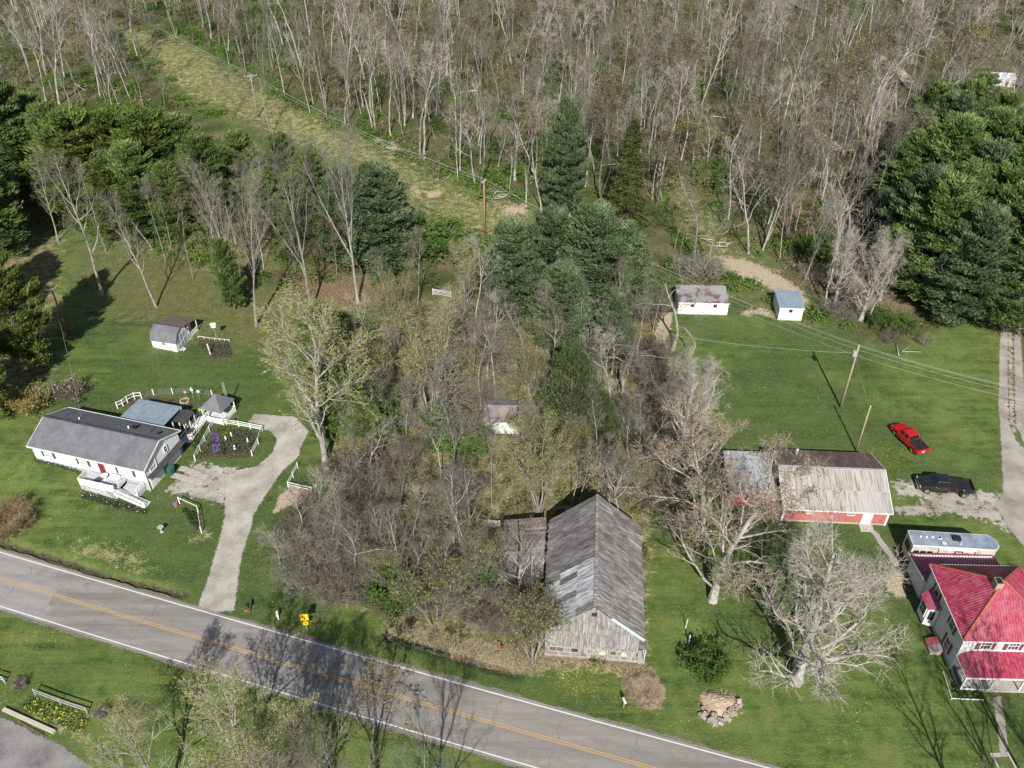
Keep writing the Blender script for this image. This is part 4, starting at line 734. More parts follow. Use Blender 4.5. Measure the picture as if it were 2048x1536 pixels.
pickup('black crew cab dually pickup parked on the gravel beside the red barn', (ctr.x, ctr.y, 0.04), ra, blk, 6.5, 2.05, 4.35, -.35, 1.95, False, True, 1.16)
# ---- travel trailer
RV = thing('travel_trailer', 'long silver roofed travel trailer parked behind the farmhouse', 'trailer', (49.9, 67.0, 0), radians(-4.6)); L_, W_ = 4.75, 1.12
cream = M('cream_panel', [(0.42, 0.39, 0.33), (0.55, 0.52, 0.46)], 2, .5, dirt=(0.25, 0.23, 0.2)); foil = M('rubber_roof', [(0.2, 0.26, 0.33), (0.32, 0.38, 0.45), (0.5, 0.54, 0.58)], .7, .3, metal=.35)
oc = [(-L_, -W_), (L_ - .45, -W_), (L_, -W_ + .55), (L_, W_ - .75), (L_ - .75, W_), (-L_, W_)]
k = MB(); n_ = len(oc); k.add([(x, y, .55) for x, y in oc] + [(x, y, 3.2) for x, y in oc], [tuple(range(n_ - 1, -1, -1)), tuple(range(n_, 2 * n_))] + [(i, (i + 1) % n_, (i + 1) % n_ + n_, i + n_) for i in range(n_)]); k.build('body', cream, RV)
k = MB(); k.add([(x * 1.0, y, 3.2) for x, y in oc] + [(x * .995, y * .95, 3.3) for x, y in oc], [tuple(range(n_, 2 * n_))] + [(i, (i + 1) % n_, (i + 1) % n_ + n_, i + n_) for i in range(n_)]); k.build('roof', foil, RV)
k = MB(); [k.bar((*oc[i], 3.22), (*oc[(i + 1) % n_], 3.22), .07, .09) for i in range(n_)]; k.build('roof_trim', white, RV)
for x in (-3.6, -2.95, -2.3): MB().box(x - .1, x + .1, .15, .3, 3.3, 3.4).build('roof_vent', white, RV)
for x, y in ((-1.5, .2), (-1.25, -.55)): v_ = MB().box(x - .22, x + .22, y - .18, y + .18, 3.3, 3.38).build('roof_hatch', white, RV); MB().box(x - .17, x + .17, y - .13, y + .13, 3.38, 3.39).build('hatch_lid', carglass if y > 0 else cream, v_)
MB().box(-.15, .75, -.2, .5, 3.3, 3.62).build('air_conditioner', blackm, RV, bevel=.1); MB().tube([(.6, -.5, 3.3), (.6, -.5, 3.42)], .18, 10).build('roof_dish', galv, RV)
for x in (-4.2, -3.45, -2.7, 1.3, 3.4): window(RV, 'f', (x, -W_, 1.9), .5, .5, carglass, blackm, tr=.04)
window(RV, 'l', (-L_, 0, 1.7), 1.2, .8, carglass, blackm, tr=.05); door(RV, 'f', (.4, -W_, .7), .7, 1.9, cream, blackm)
MB().tube([(-1.9, -W_ - .1, 3.0), (2.2, -W_ - .1, 3.0)], .09, 8).build('awning_roll', white, RV)
for x in (-1.85, 2.15): MB().bar((x, -W_ - .06, 3.0), (x, -W_ - .06, 1.0), .06).build('awning_arm', blackm, RV)
for x in (-.9, 0.0):
    for s in (-1, 1): MB().disc((x - .4, s * (W_ - .1), .36), .36, (0, 1, 0), .22).build('wheel', tyre, RV)
MB().bar((L_ - .1, 0, .6), (L_ + 1.0, 0, .55), .12).build('tow_bar', darkgrey, RV); MB().box(-L_ + .05, -L_ + .2, -W_ + .2, W_ - .2, .3, .45).build('bumper', galv, RV)
# ================================================================ poles and wires
def pole(label, q, h, r0=.16, arm=0, arm_rot=0, mat=polewood, trafo=False):
    b = G(*q); T = thing('utility_pole', label, 'utility pole', tuple(b)); MB().tube([(0, 0, -.2), (0, 0, h * .5), (0, 0, h)], [r0, r0 * .85, r0 * .68], 10).build('shaft', mat, T, True)
    d = Vector((cos(arm_rot), sin(arm_rot), 0))
    if arm:
        a = MB().bar(d * -arm + Vector((0, 0, h - .35)), d * arm + Vector((0, 0, h - .35)), .12, .14).build('crossarm', greywood, T)
        for t in (-.95, -.35, .35, .95): MB().tube([d * arm * t + Vector((0, 0, h - .28)), d * arm * t + Vector((0, 0, h - .08))], [.07, .04], 6).build('insulator', white, a)
        for t in (-.6, .6): MB().bar(d * arm * t + Vector((0, 0, h - .4)), Vector((0, 0, h - 1.0)), .04).build('arm_brace', galv, T)
    else: MB().tube([(0, 0, h), (0, 0, h + .15)], [.06, .04], 6).build('insulator', white, T)
    if trafo: MB().tube([(-.35, -.1, h - 1.6), (-.35, -.1, h - .8)], .24, 10).build('transformer', galv, T); MB().bar((-.35, -.1, h - 1.0), (0, 0, h - 1.0), .06).build('bracket', galv, T)
    return b, h, d, arm
pr = pole('tall grey utility pole with transformer standing in the right lawn', (1681, 815), 10.6, .17, .0, 0, polewood, True)
ps = pole('short pale pole standing just behind the red barn', (1712, 902), 7.6, .13)
pm = pole('brown utility pole standing among cut logs in the power line clearing', (970, 470), 11.0, .17, .7, radians(60), M('brown_pole', [(0.26, 0.13, 0.07), (0.4, 0.25, 0.16)], 2, .9, stretch=(4, 4, .3)))
pl = pole('utility pole with wide crossarms on the tan grass of the clearing', (516, 235), 10.2, .16, 1.5, radians(25))
pf = pole('dark orange topped pole leaning out of the pine shade by the left yard', (137, 668), 7.8, .15, 0, 0, M('orange_pole', [(0.22, 0.08, 0.03), (0.36, 0.16, 0.06)], 2, .9, stretch=(4, 4, .3)))
wire = M('wire_aluminium', [(0.3, 0.3, 0.3), (0.4, 0.4, 0.4)], 3, .5)
def span(label, p, q, sag, r=.02, mat=wire):
    p = Vector(p); q = Vector(q); n = 24; pts = [p.lerp(q, i / n) - Vector((0, 0, sag * 4 * (i / n) * (1 - i / n))) for i in range(n + 1)]
    tag(MB().tube(pts, r, 4).build('power_wire', mat), label, 'wire')
def top(P, off=0, dz=0): b, h, d, arm = P; return b + d * off + Vector((0, 0, h + dz))
far = G(60, -40) + Vector((0, 0, 10)); off_r = G(2350, 960) + Vector((0, 0, 9.5))
for i, (o, dz, nm) in enumerate(((0, .12, 'topmost'), (.55, -.2, 'second'), (-.5, -.5, 'third'), (0, -1.6, 'lowest'))):
    P_ = lambda A: top(A, o if A[3] else 0, dz if not A[3] else (dz if abs(o) < .1 else -.1)) + (Vector((o * .3, o * .3, 0)) if not A[3] else Vector())
    span(nm + ' wire slung between the brown clearing pole and the right lawn pole', P_(pm), P_(pr), 1.6, .013)
    span(nm + ' wire running from the right lawn pole over the gravel lane', P_(pr), off_r + Vector((o, 0, dz)), 1.2, .013)
    if i < 3: span(nm + ' wire between the crossarm pole and the brown clearing pole', P_(pl), P_(pm), 1.6, .02); span(nm + ' wire running from the crossarm pole up the clearing', P_(pl), far + Vector((o * 2, 0, dz)), 1.6, .02)
span('thin service wire from the right lawn pole to the short pale pole', top(pr, 0, -1.8), top(ps, 0, -.1), .3, .012); span('thin service wire from the right lawn pole towards the grey budding tree', top(pr, 0, -1.2), G(1330, 760) + Vector((0, 0, 8)), .5, .014)
span('thin service wire from the orange topped pole to the ranch house', top(pf, 0, -.1), (-55.5, 86.2, 5.2), .6, .014)
# ================================================================ fences
def fence(label, pts, h=1.0, rails=(.45, .9), mat=white, pw=.1, step=2.2, nm='fence', cat='fence', wirem=None):
    P = [G(*q) for q in pts]; T = thing(nm, label, cat, tuple(P[0])); o = P[0]
    for a, b in zip(P[:-1], P[1:]):
        n = max(1, round((b - a).length / step))
        for i in range(n + 1):
            if i == 0 and a != P[0]: continue
            p = a.lerp(b, i / n) - o; MB().bar(p - Vector((0, 0, .1)), p + Vector((0, 0, h)), pw).build('post', mat, T)
        if wirem is None:
            for r in rails: MB().bar(a - o + Vector((0, 0, r)), b - o + Vector((0, 0, r)), .04, .11).build('rail', mat, T)
        else:
            k = MB()
            for i in range(5): k.bar(a - o + Vector((0, 0, .1 + i * .2)), b - o + Vector((0, 0, .1 + i * .2)), .012)
            n2 = int((b - a).length / .25)
            for i in range(n2): p = a.lerp(b, i / n2) - o; k.bar(p + Vector((0, 0, .1)), p + Vector((0, 0, .9)), .012)
            k.build('wire_mesh', wirem, T)
    return T
fence('white rail fence around the flower garden beside the gravel drive', [(391, 921), (429, 846), (478, 853), (525, 862), (517, 888), (505, 912)], 1.0, (.3, .6, .92), white, .12, 2.0)
fence('white ranch rail fence curving behind the patio roof', [(236, 817), (247, 812), (256, 805), (270, 798), (284, 797)], 1.15, (.55, 1.05), white, .13, 1.4)
fence('wire mesh fence on white posts circling the back yard beds', [(284, 797), (308, 790), (346, 788), (385, 786), (425, 792), (440, 808)], 1.1, (), white, .11, 3.0, wirem=galv)
fence('short white corner fence on the bare dirt beside the drive', [(596, 936), (577, 974), (624, 985)], 1.0, (.45, .85), white, .11, 2.2)
fence('white post and rail corner over a flower bed on the front lawn', [(360, 1007), (397, 1024), (404, 1066)], 1.1, (1.0,), white, .13, 2.6)
fence('grey two rail fence above the yellow flower bank', [(72, 1390), (122, 1409), (176, 1427)], 1.05, (.5, .95), M('silvered_rail', [(0.3, 0.29, 0.28), (0.46, 0.45, 0.44)], 3, .8), .09, 3.2)
fence('short grey rail fence beside a small bush at the lawn edge', [(-60, 1345), (-20, 1356), (11, 1366)], 1.05, (.5, .95), lat, .09, 2.0)
fence('white farm gate beside the lean-to of the old barn', [(956, 1050), (1000, 1054)], 1.15, (.2, .45, .7, .95), lat, .09, 1.1, 'farm_gate', 'gate')
fence('white farm gate beneath the bare trees above the yard', [(866, 590), (902, 596)], 1.3, (.3, .6, .9, 1.15), lat, .1, 2.5, 'farm_gate', 'gate')
fence('brown wooden gate sagging in the brush by the road', [(672, 1208), (716, 1213), (758, 1224)], 1.2, (.25, .5, .75, 1.0), brownwood, .13, 2.4, 'farm_gate', 'gate')
fence('short brown rail fence in the overgrown lot', [(775, 1010), (820, 1018)], 1.1, (.5, .95), brownwood, .12, 2.0); fence('brown board fence beside the white farm gate', [(915, 1042), (955, 1050)], 1.1, (.4, .9), brownwood, .12, 1.6)
fence('low white edging rail around the farmhouse front bed', [(1885, 1345), (1902, 1399), (1965, 1402)], .25, (.2,), white, .06, 1.2, 'garden_edging', 'edging')
# ================================================================ small things
b = G(615, 1262); T = thing('road_sign', 'yellow road sign with black curve arrow and speed plate beside the road', 'road sign', tuple(b), radians(8))
sy = M('sign_yellow', [(0.72, 0.45, 0.01), (0.8, 0.52, 0.02)], 2, .4)
MB().box(-.035, .035, -.02, .03, -.2, 2.9).build('post', galv, T); s = .62
MB().box(-.42, .42, -.04, -.022, 1.85, 2.85).build('sign_plate', sy, T)
MB().box(-.06, .06, -.05, -.041, 2.0, 2.35).box(-.2, .06, -.05, -.041, 2.35, 2.46).box(-.2, -.09, -.05, -.041, 2.46, 2.62).add([(-.28, -.046, 2.6), (-.01, -.046, 2.6), (-.145, -.046, 2.8)], [(0, 1, 2)]).build('arrow', blackm, T)
pt = MB().box(-.28, .28, -.04, -.022, 1.1, 1.6).build('speed_plate', sy, T)
tx = bpy.data.curves.new('figures', 'FONT'); tx.body = '45'; tx.size = .36; tx.align_x = 'CENTER'; tx.extrude = .004; to = bpy.data.objects.new('figures', tx); col.objects.link(to)
dg = bpy.context.evaluated_depsgraph_get(); me = bpy.data.meshes.new_from_object(to.evaluated_get(dg)); bpy.data.objects.remove(to); me.materials.clear(); me.materials.append(blackm); tt = link('figures', me, pt, (0, -.046, 1.22)); tt.rotation_euler = (pi / 2, 0, 0)
def mailbox(label, q, postm, boxm, h=1.0, rz=0, nm='mailbox'):
    T = thing(nm, label, 'mailbox', tuple(G(*q)), rz); MB().box(-.06, .06, -.06, .06, -.1, h).build('post', postm, T)
    bx = MB().prism([(-.13, 0), (.13, 0), (.13, .14), (.09, .23), (0, .27), (-.09, .23), (-.13, .14)], -.3, .3); bx.v = [(x, y, z + h) for x, y, z in bx.v]; bb = bx.build('box', boxm, T); MB().box(.13, .15, -.1, -.05, h + .1, h + .34).build('flag', lampr, bb)
mailbox('grey mailbox post in the roadside grass before the old barn', (1247, 1414), greywood, lat, 1.0, .3)
mailbox('white mailbox on a stubby post in tree shade beside the road', (557, 1238), white, white, .8, .3)
mailbox('dark mailbox on a post in the flower tub by the gravel drive', (500, 1224), brownwood, blackm, 1.0, .3)
def pot(label, q, potm, plm, r=.28, nm='flower_tub', cat='planter'):
    T = thing(nm, label, cat, tuple(G(*q))); MB().tube([(0, 0, 0), (0, 0, .32)], [r * .8, r], 12).build('tub', potm, T); k = MB()
    for i in range(26): a = random.uniform(0, 6.28); rr = random.uniform(0, r * 1.1); p = Vector((rr * cos(a), rr * sin(a), .35 + random.uniform(0, .3))); d = Vector((random.uniform(-1, 1), random.uniform(-1, 1), random.uniform(-.3, 1))) * .12; e = d.cross(Vector((0, 0, 1))) * .8; k.add([p - d, p + e, p + d, p - e], [(0, 1, 2, 3)])
    k.build('plant', plm, T)
lg = leafmat('garden_leaf', [(0.04, 0.08, 0.02), (0.09, 0.15, 0.04)], 3); lp = leafmat('purple_petal', [(0.25, 0.12, 0.5), (0.38, 0.24, 0.62)], 3); ly = leafmat('yellow_petal', [(0.6, 0.48, 0.02), (0.75, 0.6, 0.05)], 3, 0.1); lw = leafmat('white_petal', [(0.6, 0.6, 0.58), (0.75, 0.75, 0.72)], 3, .1); ldk = leafmat('blue_green_leaf', [(0.03, 0.06, 0.03), (0.07, 0.11, 0.06)], 3)
terr = M('terracotta', [(0.36, 0.12, 0.06), (0.46, 0.18, 0.1)], 4, .8)
pot('terracotta flower tub beside the mailbox by the drive', (492, 1220), terr, lg); pot('yellow flower tub by the gazebo', (467, 845), M('yellow_tub', [(0.6, 0.42, 0.1), (0.7, 0.5, 0.15)], 3, .6), lg); pot('terracotta tub at the end of the white lawn corner fence', (352, 1012), terr, lp)
T = thing('wheelie_bin', 'dark green wheeled bin standing between the garage doors', 'bin', tuple(G(344, 948)), radians(-16)); gb = M('green_plastic', [(0.02, 0.09, 0.07), (0.04, 0.13, 0.1)], 3, .45)
MB().hexa([(-.28, -.3, .06), (.28, -.3, .06), (.28, .3, .06), (-.28, .3, .06), (-.36, -.4, 1.05), (.36, -.4, 1.05), (.36, .4, 1.05), (-.36, .4, 1.05)]).build('body', gb, T, bevel=.03); MB().slab([(-.38, -.42, 1.08), (.38, -.42, 1.08), (.38, .42, 1.16), (-.38, .42, 1.16)], .06).build('lid', gb, T)
for s in (-1, 1): MB().disc((s * .3, .32, .12), .12, (1, 0, 0), .07).build('wheel', blackm, T)
T = thing('bird_bath', 'small stone bird bath on the front lawn of the ranch house', 'bird bath', tuple(G(324, 1064))); MB().tube([(0, 0, 0), (0, 0, .08), (0, 0, .1), (0, 0, .6), (0, 0, .75)], [.22, .2, .1, .09, .2], 12).build('pedestal', concrete, T); MB().tube([(0, 0, .72), (0, 0, .86), (0, 0, .861), (0, 0, .78)], [.2, .38, .33, .1], 16).build('basin', concrete, T)
T = thing('bird_house', 'white bird house on a thin pole beside the gambrel shed', 'bird house', tuple(G(434, 682)), .3); MB().tube([(0, 0, 0), (0, 0, 2.6)], .035, 6).build('pole', galv, T); MB().box(-.32, .32, -.25, .25, 2.6, 3.1).build('box', white, T); MB().slab([(-.4, -.32, 3.08), (.4, -.32, 3.08), (.4, 0, 3.35), (-.4, 0, 3.35)], .03).slab([(-.4, 0, 3.35), (.4, 0, 3.35), (.4, .32, 3.08), (-.4, .32, 3.08)], .03).build('roof', white, T)
fence('low log rail with stub posts edging the bed by the gambrel shed', [(397, 676), (430, 680), (459, 683)], .35, (.32,), lat, .09, .8, 'log_rail', 'rail')
T = thing('garden_post', 'leaning white striped post in the bed by the gambrel shed', 'post', tuple(G(421, 709))); MB().bar((0, 0, 0), (-.15, .1, 1.9), .13).build('post', white, T); MB().bar((-.03, .02, .45), (-.06, .04, .8), .135).build('band', bl_, T)
T = thing('lawn_flag', 'small red and white striped flag on the garden ramp', 'flag', tuple(G(379, 885)), .5); MB().tube([(0, 0, 0), (0, 0, 1.5)], .02, 5).build('staff', white, T)
for i in range(5): MB().box(0, .7, -.01, .01, .9 + i * .11, 1.01 + i * .11).build('stripe', white if i % 2 else lampr, T)
for i in range(8):  # loose paving slabs before the garage
    a, c_ = i // 2, i % 2; q = G(352 + a * 15, 952 + a * 4 - 0) if c_ == 0 else G(367 + a * 13, 938 + a * 5)
    o = MB().box(-.55, .55, -.42, .42, -.04, .06).build('paving_slab', concrete); o.location = q; o.rotation_euler = (0, 0, radians(-16) + random.uniform(-.05, .05)); tag(o, 'concrete paving slab laid before the garage of the ranch house', 'slab', 'paving slabs by the garage')
for lab, q, r_, dims in (('long pale timber beam edging the dark asphalt pad', ((8, 1420), (110, 1466)), .35, .25), ('rusty steel rail lying on the dark asphalt pad', ((40, 1444), (86, 1470)), .12, .1)):
    p0, p1 = G(*q[0]), G(*q[1]); o = MB().bar(Vector(), p1 - p0, r_, dims).build('timber_beam' if r_ > .2 else 'steel_rail', M('pale_timber', [(0.38, 0.34, 0.27), (0.5, 0.46, 0.38)], 3, .9, stretch=(1, 4, 1)) if r_ > .2 else brownwood); o.location = p0 + Vector((0, 0, dims / 2 + .02)); tag(o, lab, 'beam' if r_ > .2 else 'rail')
# stone ruin by the road, steps on the farmhouse walk
T = thing('stone_ruin', 'broken dry stone retaining wall around a mound of dead grass near the road', 'stone wall', tuple(G(1440, 1425)))
o = T.location
for i in range(70):
    t = random.uniform(.12, 1); q = (1392 + 90 * t, 1412 + 34 * sin(pi * min(1, t * 1.05)) + random.uniform(-9, 6)); p = G(*q) - o; s = random.triangular(.08, .36, .14); k = MB()
    z0 = random.uniform(-.05, .45); k.hexa([(s * random.uniform(.7, 1.2) * a, s * random.uniform(.6, 1) * c_, d * s * .55) for d in (-1, 1) for a, c_ in ((-1, -1), (1, -1), (1, 1), (-1, 1))]); st_ = k.build('stone', stone, T, bevel=.03); st_.location = p + Vector((0, 0, z0)); st_.rotation_euler = (random.uniform(-.4, .4), random.uniform(-.4, .4), random.uniform(0, 6))
k = MB(); nr_ = 9
for j in range(nr_ + 1):
    for i in range(20): a = 2 * pi * i / 20; rr = 1.7 * (1 - j / nr_) * (1 + .18 * sin(3 * a + 1)); k.v.append((rr * cos(a) * 1.15, rr * sin(a) + .9, .75 * (1 - (1 - j / nr_) ** 2) + random.uniform(-.05, .05) - .1))
for j in range(nr_):
    for i in range(20): k.f.append((j * 20 + i, j * 20 + (i + 1) % 20, (j + 1) * 20 + (i + 1) % 20, (j + 1) * 20 + i)); k.m.append(0)
k.build('grass_mound', straw, T)
T = thing('garden_steps', 'concrete steps with side walls at the end of the farmhouse walk', 'steps', tuple(G(2010, 1530)), radians(4))
for i in range(5): MB().box(-.7, .7, .8 - i * .4, 1.2 - i * .4, -.5, .02 - i * .1).build('step', concrete, T)
for s in (-1, 1): MB().box(s * .8 - .1, s * .8 + .1, -1.2, 1.2, -.5, .12).build('side_wall', concrete, T)
# logs and brush piles
def logs(label, q, n, L, spread, mat=None):
    T = thing('log_pile', label, 'logs', tuple(G(*q)))
    for i in range(n):
        a = random.gauss(.3, .5); p = Vector((random.uniform(-spread, spread), random.uniform(-spread, spread) * .6, .12 + random.uniform(0, .35))); d = Vector((cos(a), sin(a), random.uniform(-.04, .04))) * L * random.uniform(.3, .6); r = random.uniform(.03, .1)
        MB().tube([p - d, p, p + d], [r, r * .9, r * .7], 6).build('log', mat or greywood, T, True)
barkl = M('pale_bark', [(0.3, 0.28, 0.25), (0.5, 0.48, 0.45)], 3, .9, stretch=(2, 2, .6), rand=.1)
logs('pile of cut logs behind the brown clearing pole', (1000, 392), 16, 3.0, 4.0, barkl); logs('long felled trunks along the upper edge of the clearing', (790, 302), 4, 6, 2.5, barkl); logs('few brown logs at the foot of the clearing pole', (945, 468), 5, 3, 1.6, brownwood)
logs('dead pale trunk lying along the right lawn edge', (1810, 702), 3, 3.2, 1.2, barkl); logs('tangle of fallen branches beside the dirt track', (1440, 490), 9, 3, 2.5, barkl); logs('fallen branches at the foot of the wood by the pines', (1700, 600), 8, 3.5, 3.5, barkl); logs('rotten logs on the leaf litter above the yard', (680, 548), 5, 3, 2, brownwood)
T = thing('fence_post', 'lone thin post in the lawn above the green shrub', 'post', tuple(G(1371, 1256))); MB().tube([(0, 0, 0), (.06, 0, 1.5)], .06, 6).build('shaft', lat, T)
T = thing('fence_post', 'lone pale post rising behind the green shrub', 'post', tuple(G(1377, 1288))); MB().tube([(0, 0, 0), (0, 0, 1.5)], .07, 6).build('shaft', lat, T)
T = thing('hand_pump', 'rusty red iron pump standing in straw beside the old barn', 'pump', tuple(G(1003, 1303))); MB().tube([(0, 0, 0), (0, 0, 1.0)], .07, 8).build('column', lampr, T); MB().bar((0, 0, .95), (-.5, 0, 1.15), .06).build('handle', lampr, T); MB().bar((0, 0, .7), (.3, 0, .62), .07).build('spout', lampr, T)
# garden clutter behind the ranch house
a_, b_ = G(374, 888), G(411, 836); W_ = thing('garden_ramp', 'grey board ramp with white rails between the ranch house and the gazebo', 'ramp', tuple(a_)); d = b_ - a_; L = d.length; d.normalize(); n_ = Vector((-d.y, d.x, 0)); nb = int(L / .16)
for i in range(nb): p = d * (i * L / nb) + Vector((0, 0, .35)); MB().bar(p - n_ * .65, p + n_ * .65, .14, .05).build('board', lat, W_)
for s in (-1, 1): rail(W_, n_ * .65 * s + Vector((0, 0, .35)), d * L + n_ * .65 * s + Vector((0, 0, .35)), .85, white, 12)
for q, mt, lab in (((374, 800), M('pink_enamel', [(0.6, 0.25, 0.32), (0.7, 0.35, 0.4)], 3, .5), 'pink pinwheel flower stake in the back yard bed'), ((387, 796), white, 'white pinwheel flower stake beside the pink one'), ((400, 799), white, 'white pinwheel flower stake nearest the gazebo')):
    T = thing('garden_stake', lab, 'garden ornament', tuple(G(*q))); MB().tube([(0, 0, 0), (0, 0, 1.5)], .02, 5).build('stem', galv, T); k = MB()
    for i in range(8): a = i * pi / 4; k.add([(0, -.03, 1.5), (.26 * cos(a), -.05, 1.5 + .26 * sin(a)), (.26 * cos(a + .5), -.02, 1.5 + .26 * sin(a + .5))], [(0, 1, 2)])
    k.build('petals', mt, T); MB().disc((0, -.04, 1.5), .06, (0, 1, 0), .05, 8).build('hub', sy, T)
T = thing('fire_pit', 'round stone fire pit in the back yard bed', 'fire pit', tuple(G(370, 803)))
for i in range(12): a = i * pi / 6; o_ = MB().box(-.14, .14, -.1, .1, 0, .3).build('stone', stone, T, bevel=.03); o_.location = (.6 * cos(a), .6 * sin(a), 0); o_.rotation_euler = (0, 0, a + pi / 2)
T = thing('patio_table', 'lime green covered table beside the garden ramp', 'table', tuple(G(404, 829))); MB().disc((0, 0, .74), .6, (0, 0, 1), .06, 18).build('top', M('lime_cover', [(0.4, 0.45, 0.06), (0.5, 0.55, 0.1)], 3, .7), T)
for i in range(4): a = i * pi / 2 + .7; MB().tube([(.4 * cos(a), .4 * sin(a), 0), (.4 * cos(a), .4 * sin(a), .72)], .03, 6).build('leg', white, T)
for i, q in enumerate(((452, 880), (463, 872), (470, 898), (496, 884), (448, 905))):
    T = thing('garden_figure', ('white garden figure among the purple flowers', 'white garden figure at the top of the fenced garden', 'white garden figure among the dark perennials', 'white garden figure by the right hand garden rail', 'dark garden figure by the lower purple flowers')[i], 'garden ornament', tuple(G(*q))); mt = blackm if i == 4 else white
    MB().tube([(0, 0, 0), (0, 0, .1), (0, 0, .35), (0, 0, .5), (0, 0, .52)], [.16, .18, .12, .08, .05], 10).build('body', mt, T, True); MB().tube([(0, 0, .5), (0, 0, .56), (0, 0, .66), (0, 0, .72)], [.04, .09, .09, .03], 10).build('head', mt, T, True)
# ================================================================ vegetation
class TM:
    def __init__(s): s.V = []; s.Q = []; s.T = []; s.mq = []; s.mt = []; s.n = 0
    def _a(s, v): b = s.n; s.V.append(v); s.n += len(v); return b
    def tube(s, P, R, k, mi=0):
        P = np.asarray(P, float); R = np.asarray(R, float); n = len(P); d = np.gradient(P, axis=0); d /= np.linalg.norm(d, axis=1)[:, None] + 1e-9
        ref = np.array([1., 0, 0]) if abs(d[0, 0]) < .7 else np.array([0, 1., 0]); a = np.cross(d, ref); a /= np.linalg.norm(a, axis=1)[:, None] + 1e-9; b = np.cross(d, a)
        th = np.arange(k) * 2 * pi / k
        v = P[:, None] + R[:, None, None] * (a[:, None] * np.cos(th)[None, :, None] + b[:, None] * np.sin(th)[None, :, None])
        o = s._a(v.reshape(-1, 3)); i = np.arange(n - 1)[:, None] * k; j = np.arange(k)[None]; j2 = (j + 1) % k
        q = np.stack([i + j, i + j2, i + k + j2, i + k + j], -1).reshape(-1, 4) + o; s.Q.append(q); s.mq.append(np.full(len(q), mi))
    def cones(s, P, D, r, mi=0):      # thin 3-sided twigs
        n = len(P); D = np.asarray(D); u = np.cross(D, [0.3, .2, 1.0]); u /= np.linalg.norm(u, axis=1)[:, None] + 1e-9; w_ = np.cross(D, u); w_ /= np.linalg.norm(w_, axis=1)[:, None] + 1e-9
        r = np.broadcast_to(np.asarray(r), (n,))[:, None]
        v = np.stack([P + u * r, P - u * r * .5 + w_ * r * .87, P - u * r * .5 - w_ * r * .87, P + D], 1); o = s._a(v.reshape(-1, 3)); b = o + np.arange(n)[:, None] * 4
        t = np.concatenate([b + [0, 1, 3], b + [1, 2, 3], b + [2, 0, 3]]); s.T.append(t); s.mt.append(np.full(len(t), mi))
    def leaves(s, P, size, mi=1, up=0.0, asp=.6, dirs=None):      # diamond leaves
        n = len(P); d = rng.normal(size=(n, 3)) if dirs is None else dirs + rng.normal(size=(n, 3)) * .35
        d /= np.linalg.norm(d, axis=1)[:, None]; e = np.cross(d, rng.normal(size=(n, 3)) + [0, 0, up]); e /= np.linalg.norm(e, axis=1)[:, None] + 1e-9
        sz = (size * rng.uniform(.6, 1.4, n))[:, None]; v = np.stack([P - d * sz, P + e * sz * asp, P + d * sz, P - e * sz * asp], 1); o = s._a(v.reshape(-1, 3))
        q = o + np.arange(n)[:, None] * 4 + np.arange(4); s.Q.append(q); s.mq.append(np.full(n, mi))
    def mesh(s, mats):
        c = lambda L, w_: np.concatenate(L) if L else np.zeros((0, w_), int)
        return mesh_np(np.concatenate(s.V), c(s.Q, 4), c(s.T, 3), mats, np.concatenate(s.mq) if s.mq else None, np.concatenate(s.mt) if s.mt else None)
def unit(v): return v / (np.linalg.norm(v) + 1e-9)
def turn(d, ang, az):
    r = np.array([1., 0, 0]) if abs(d[2]) > .8 else np.array([0, 0, 1.]); a = unit(np.cross(d, r)); b = np.cross(d, a); return unit(d * cos(ang) + (a * cos(az) + b * sin(az)) * sin(ang))
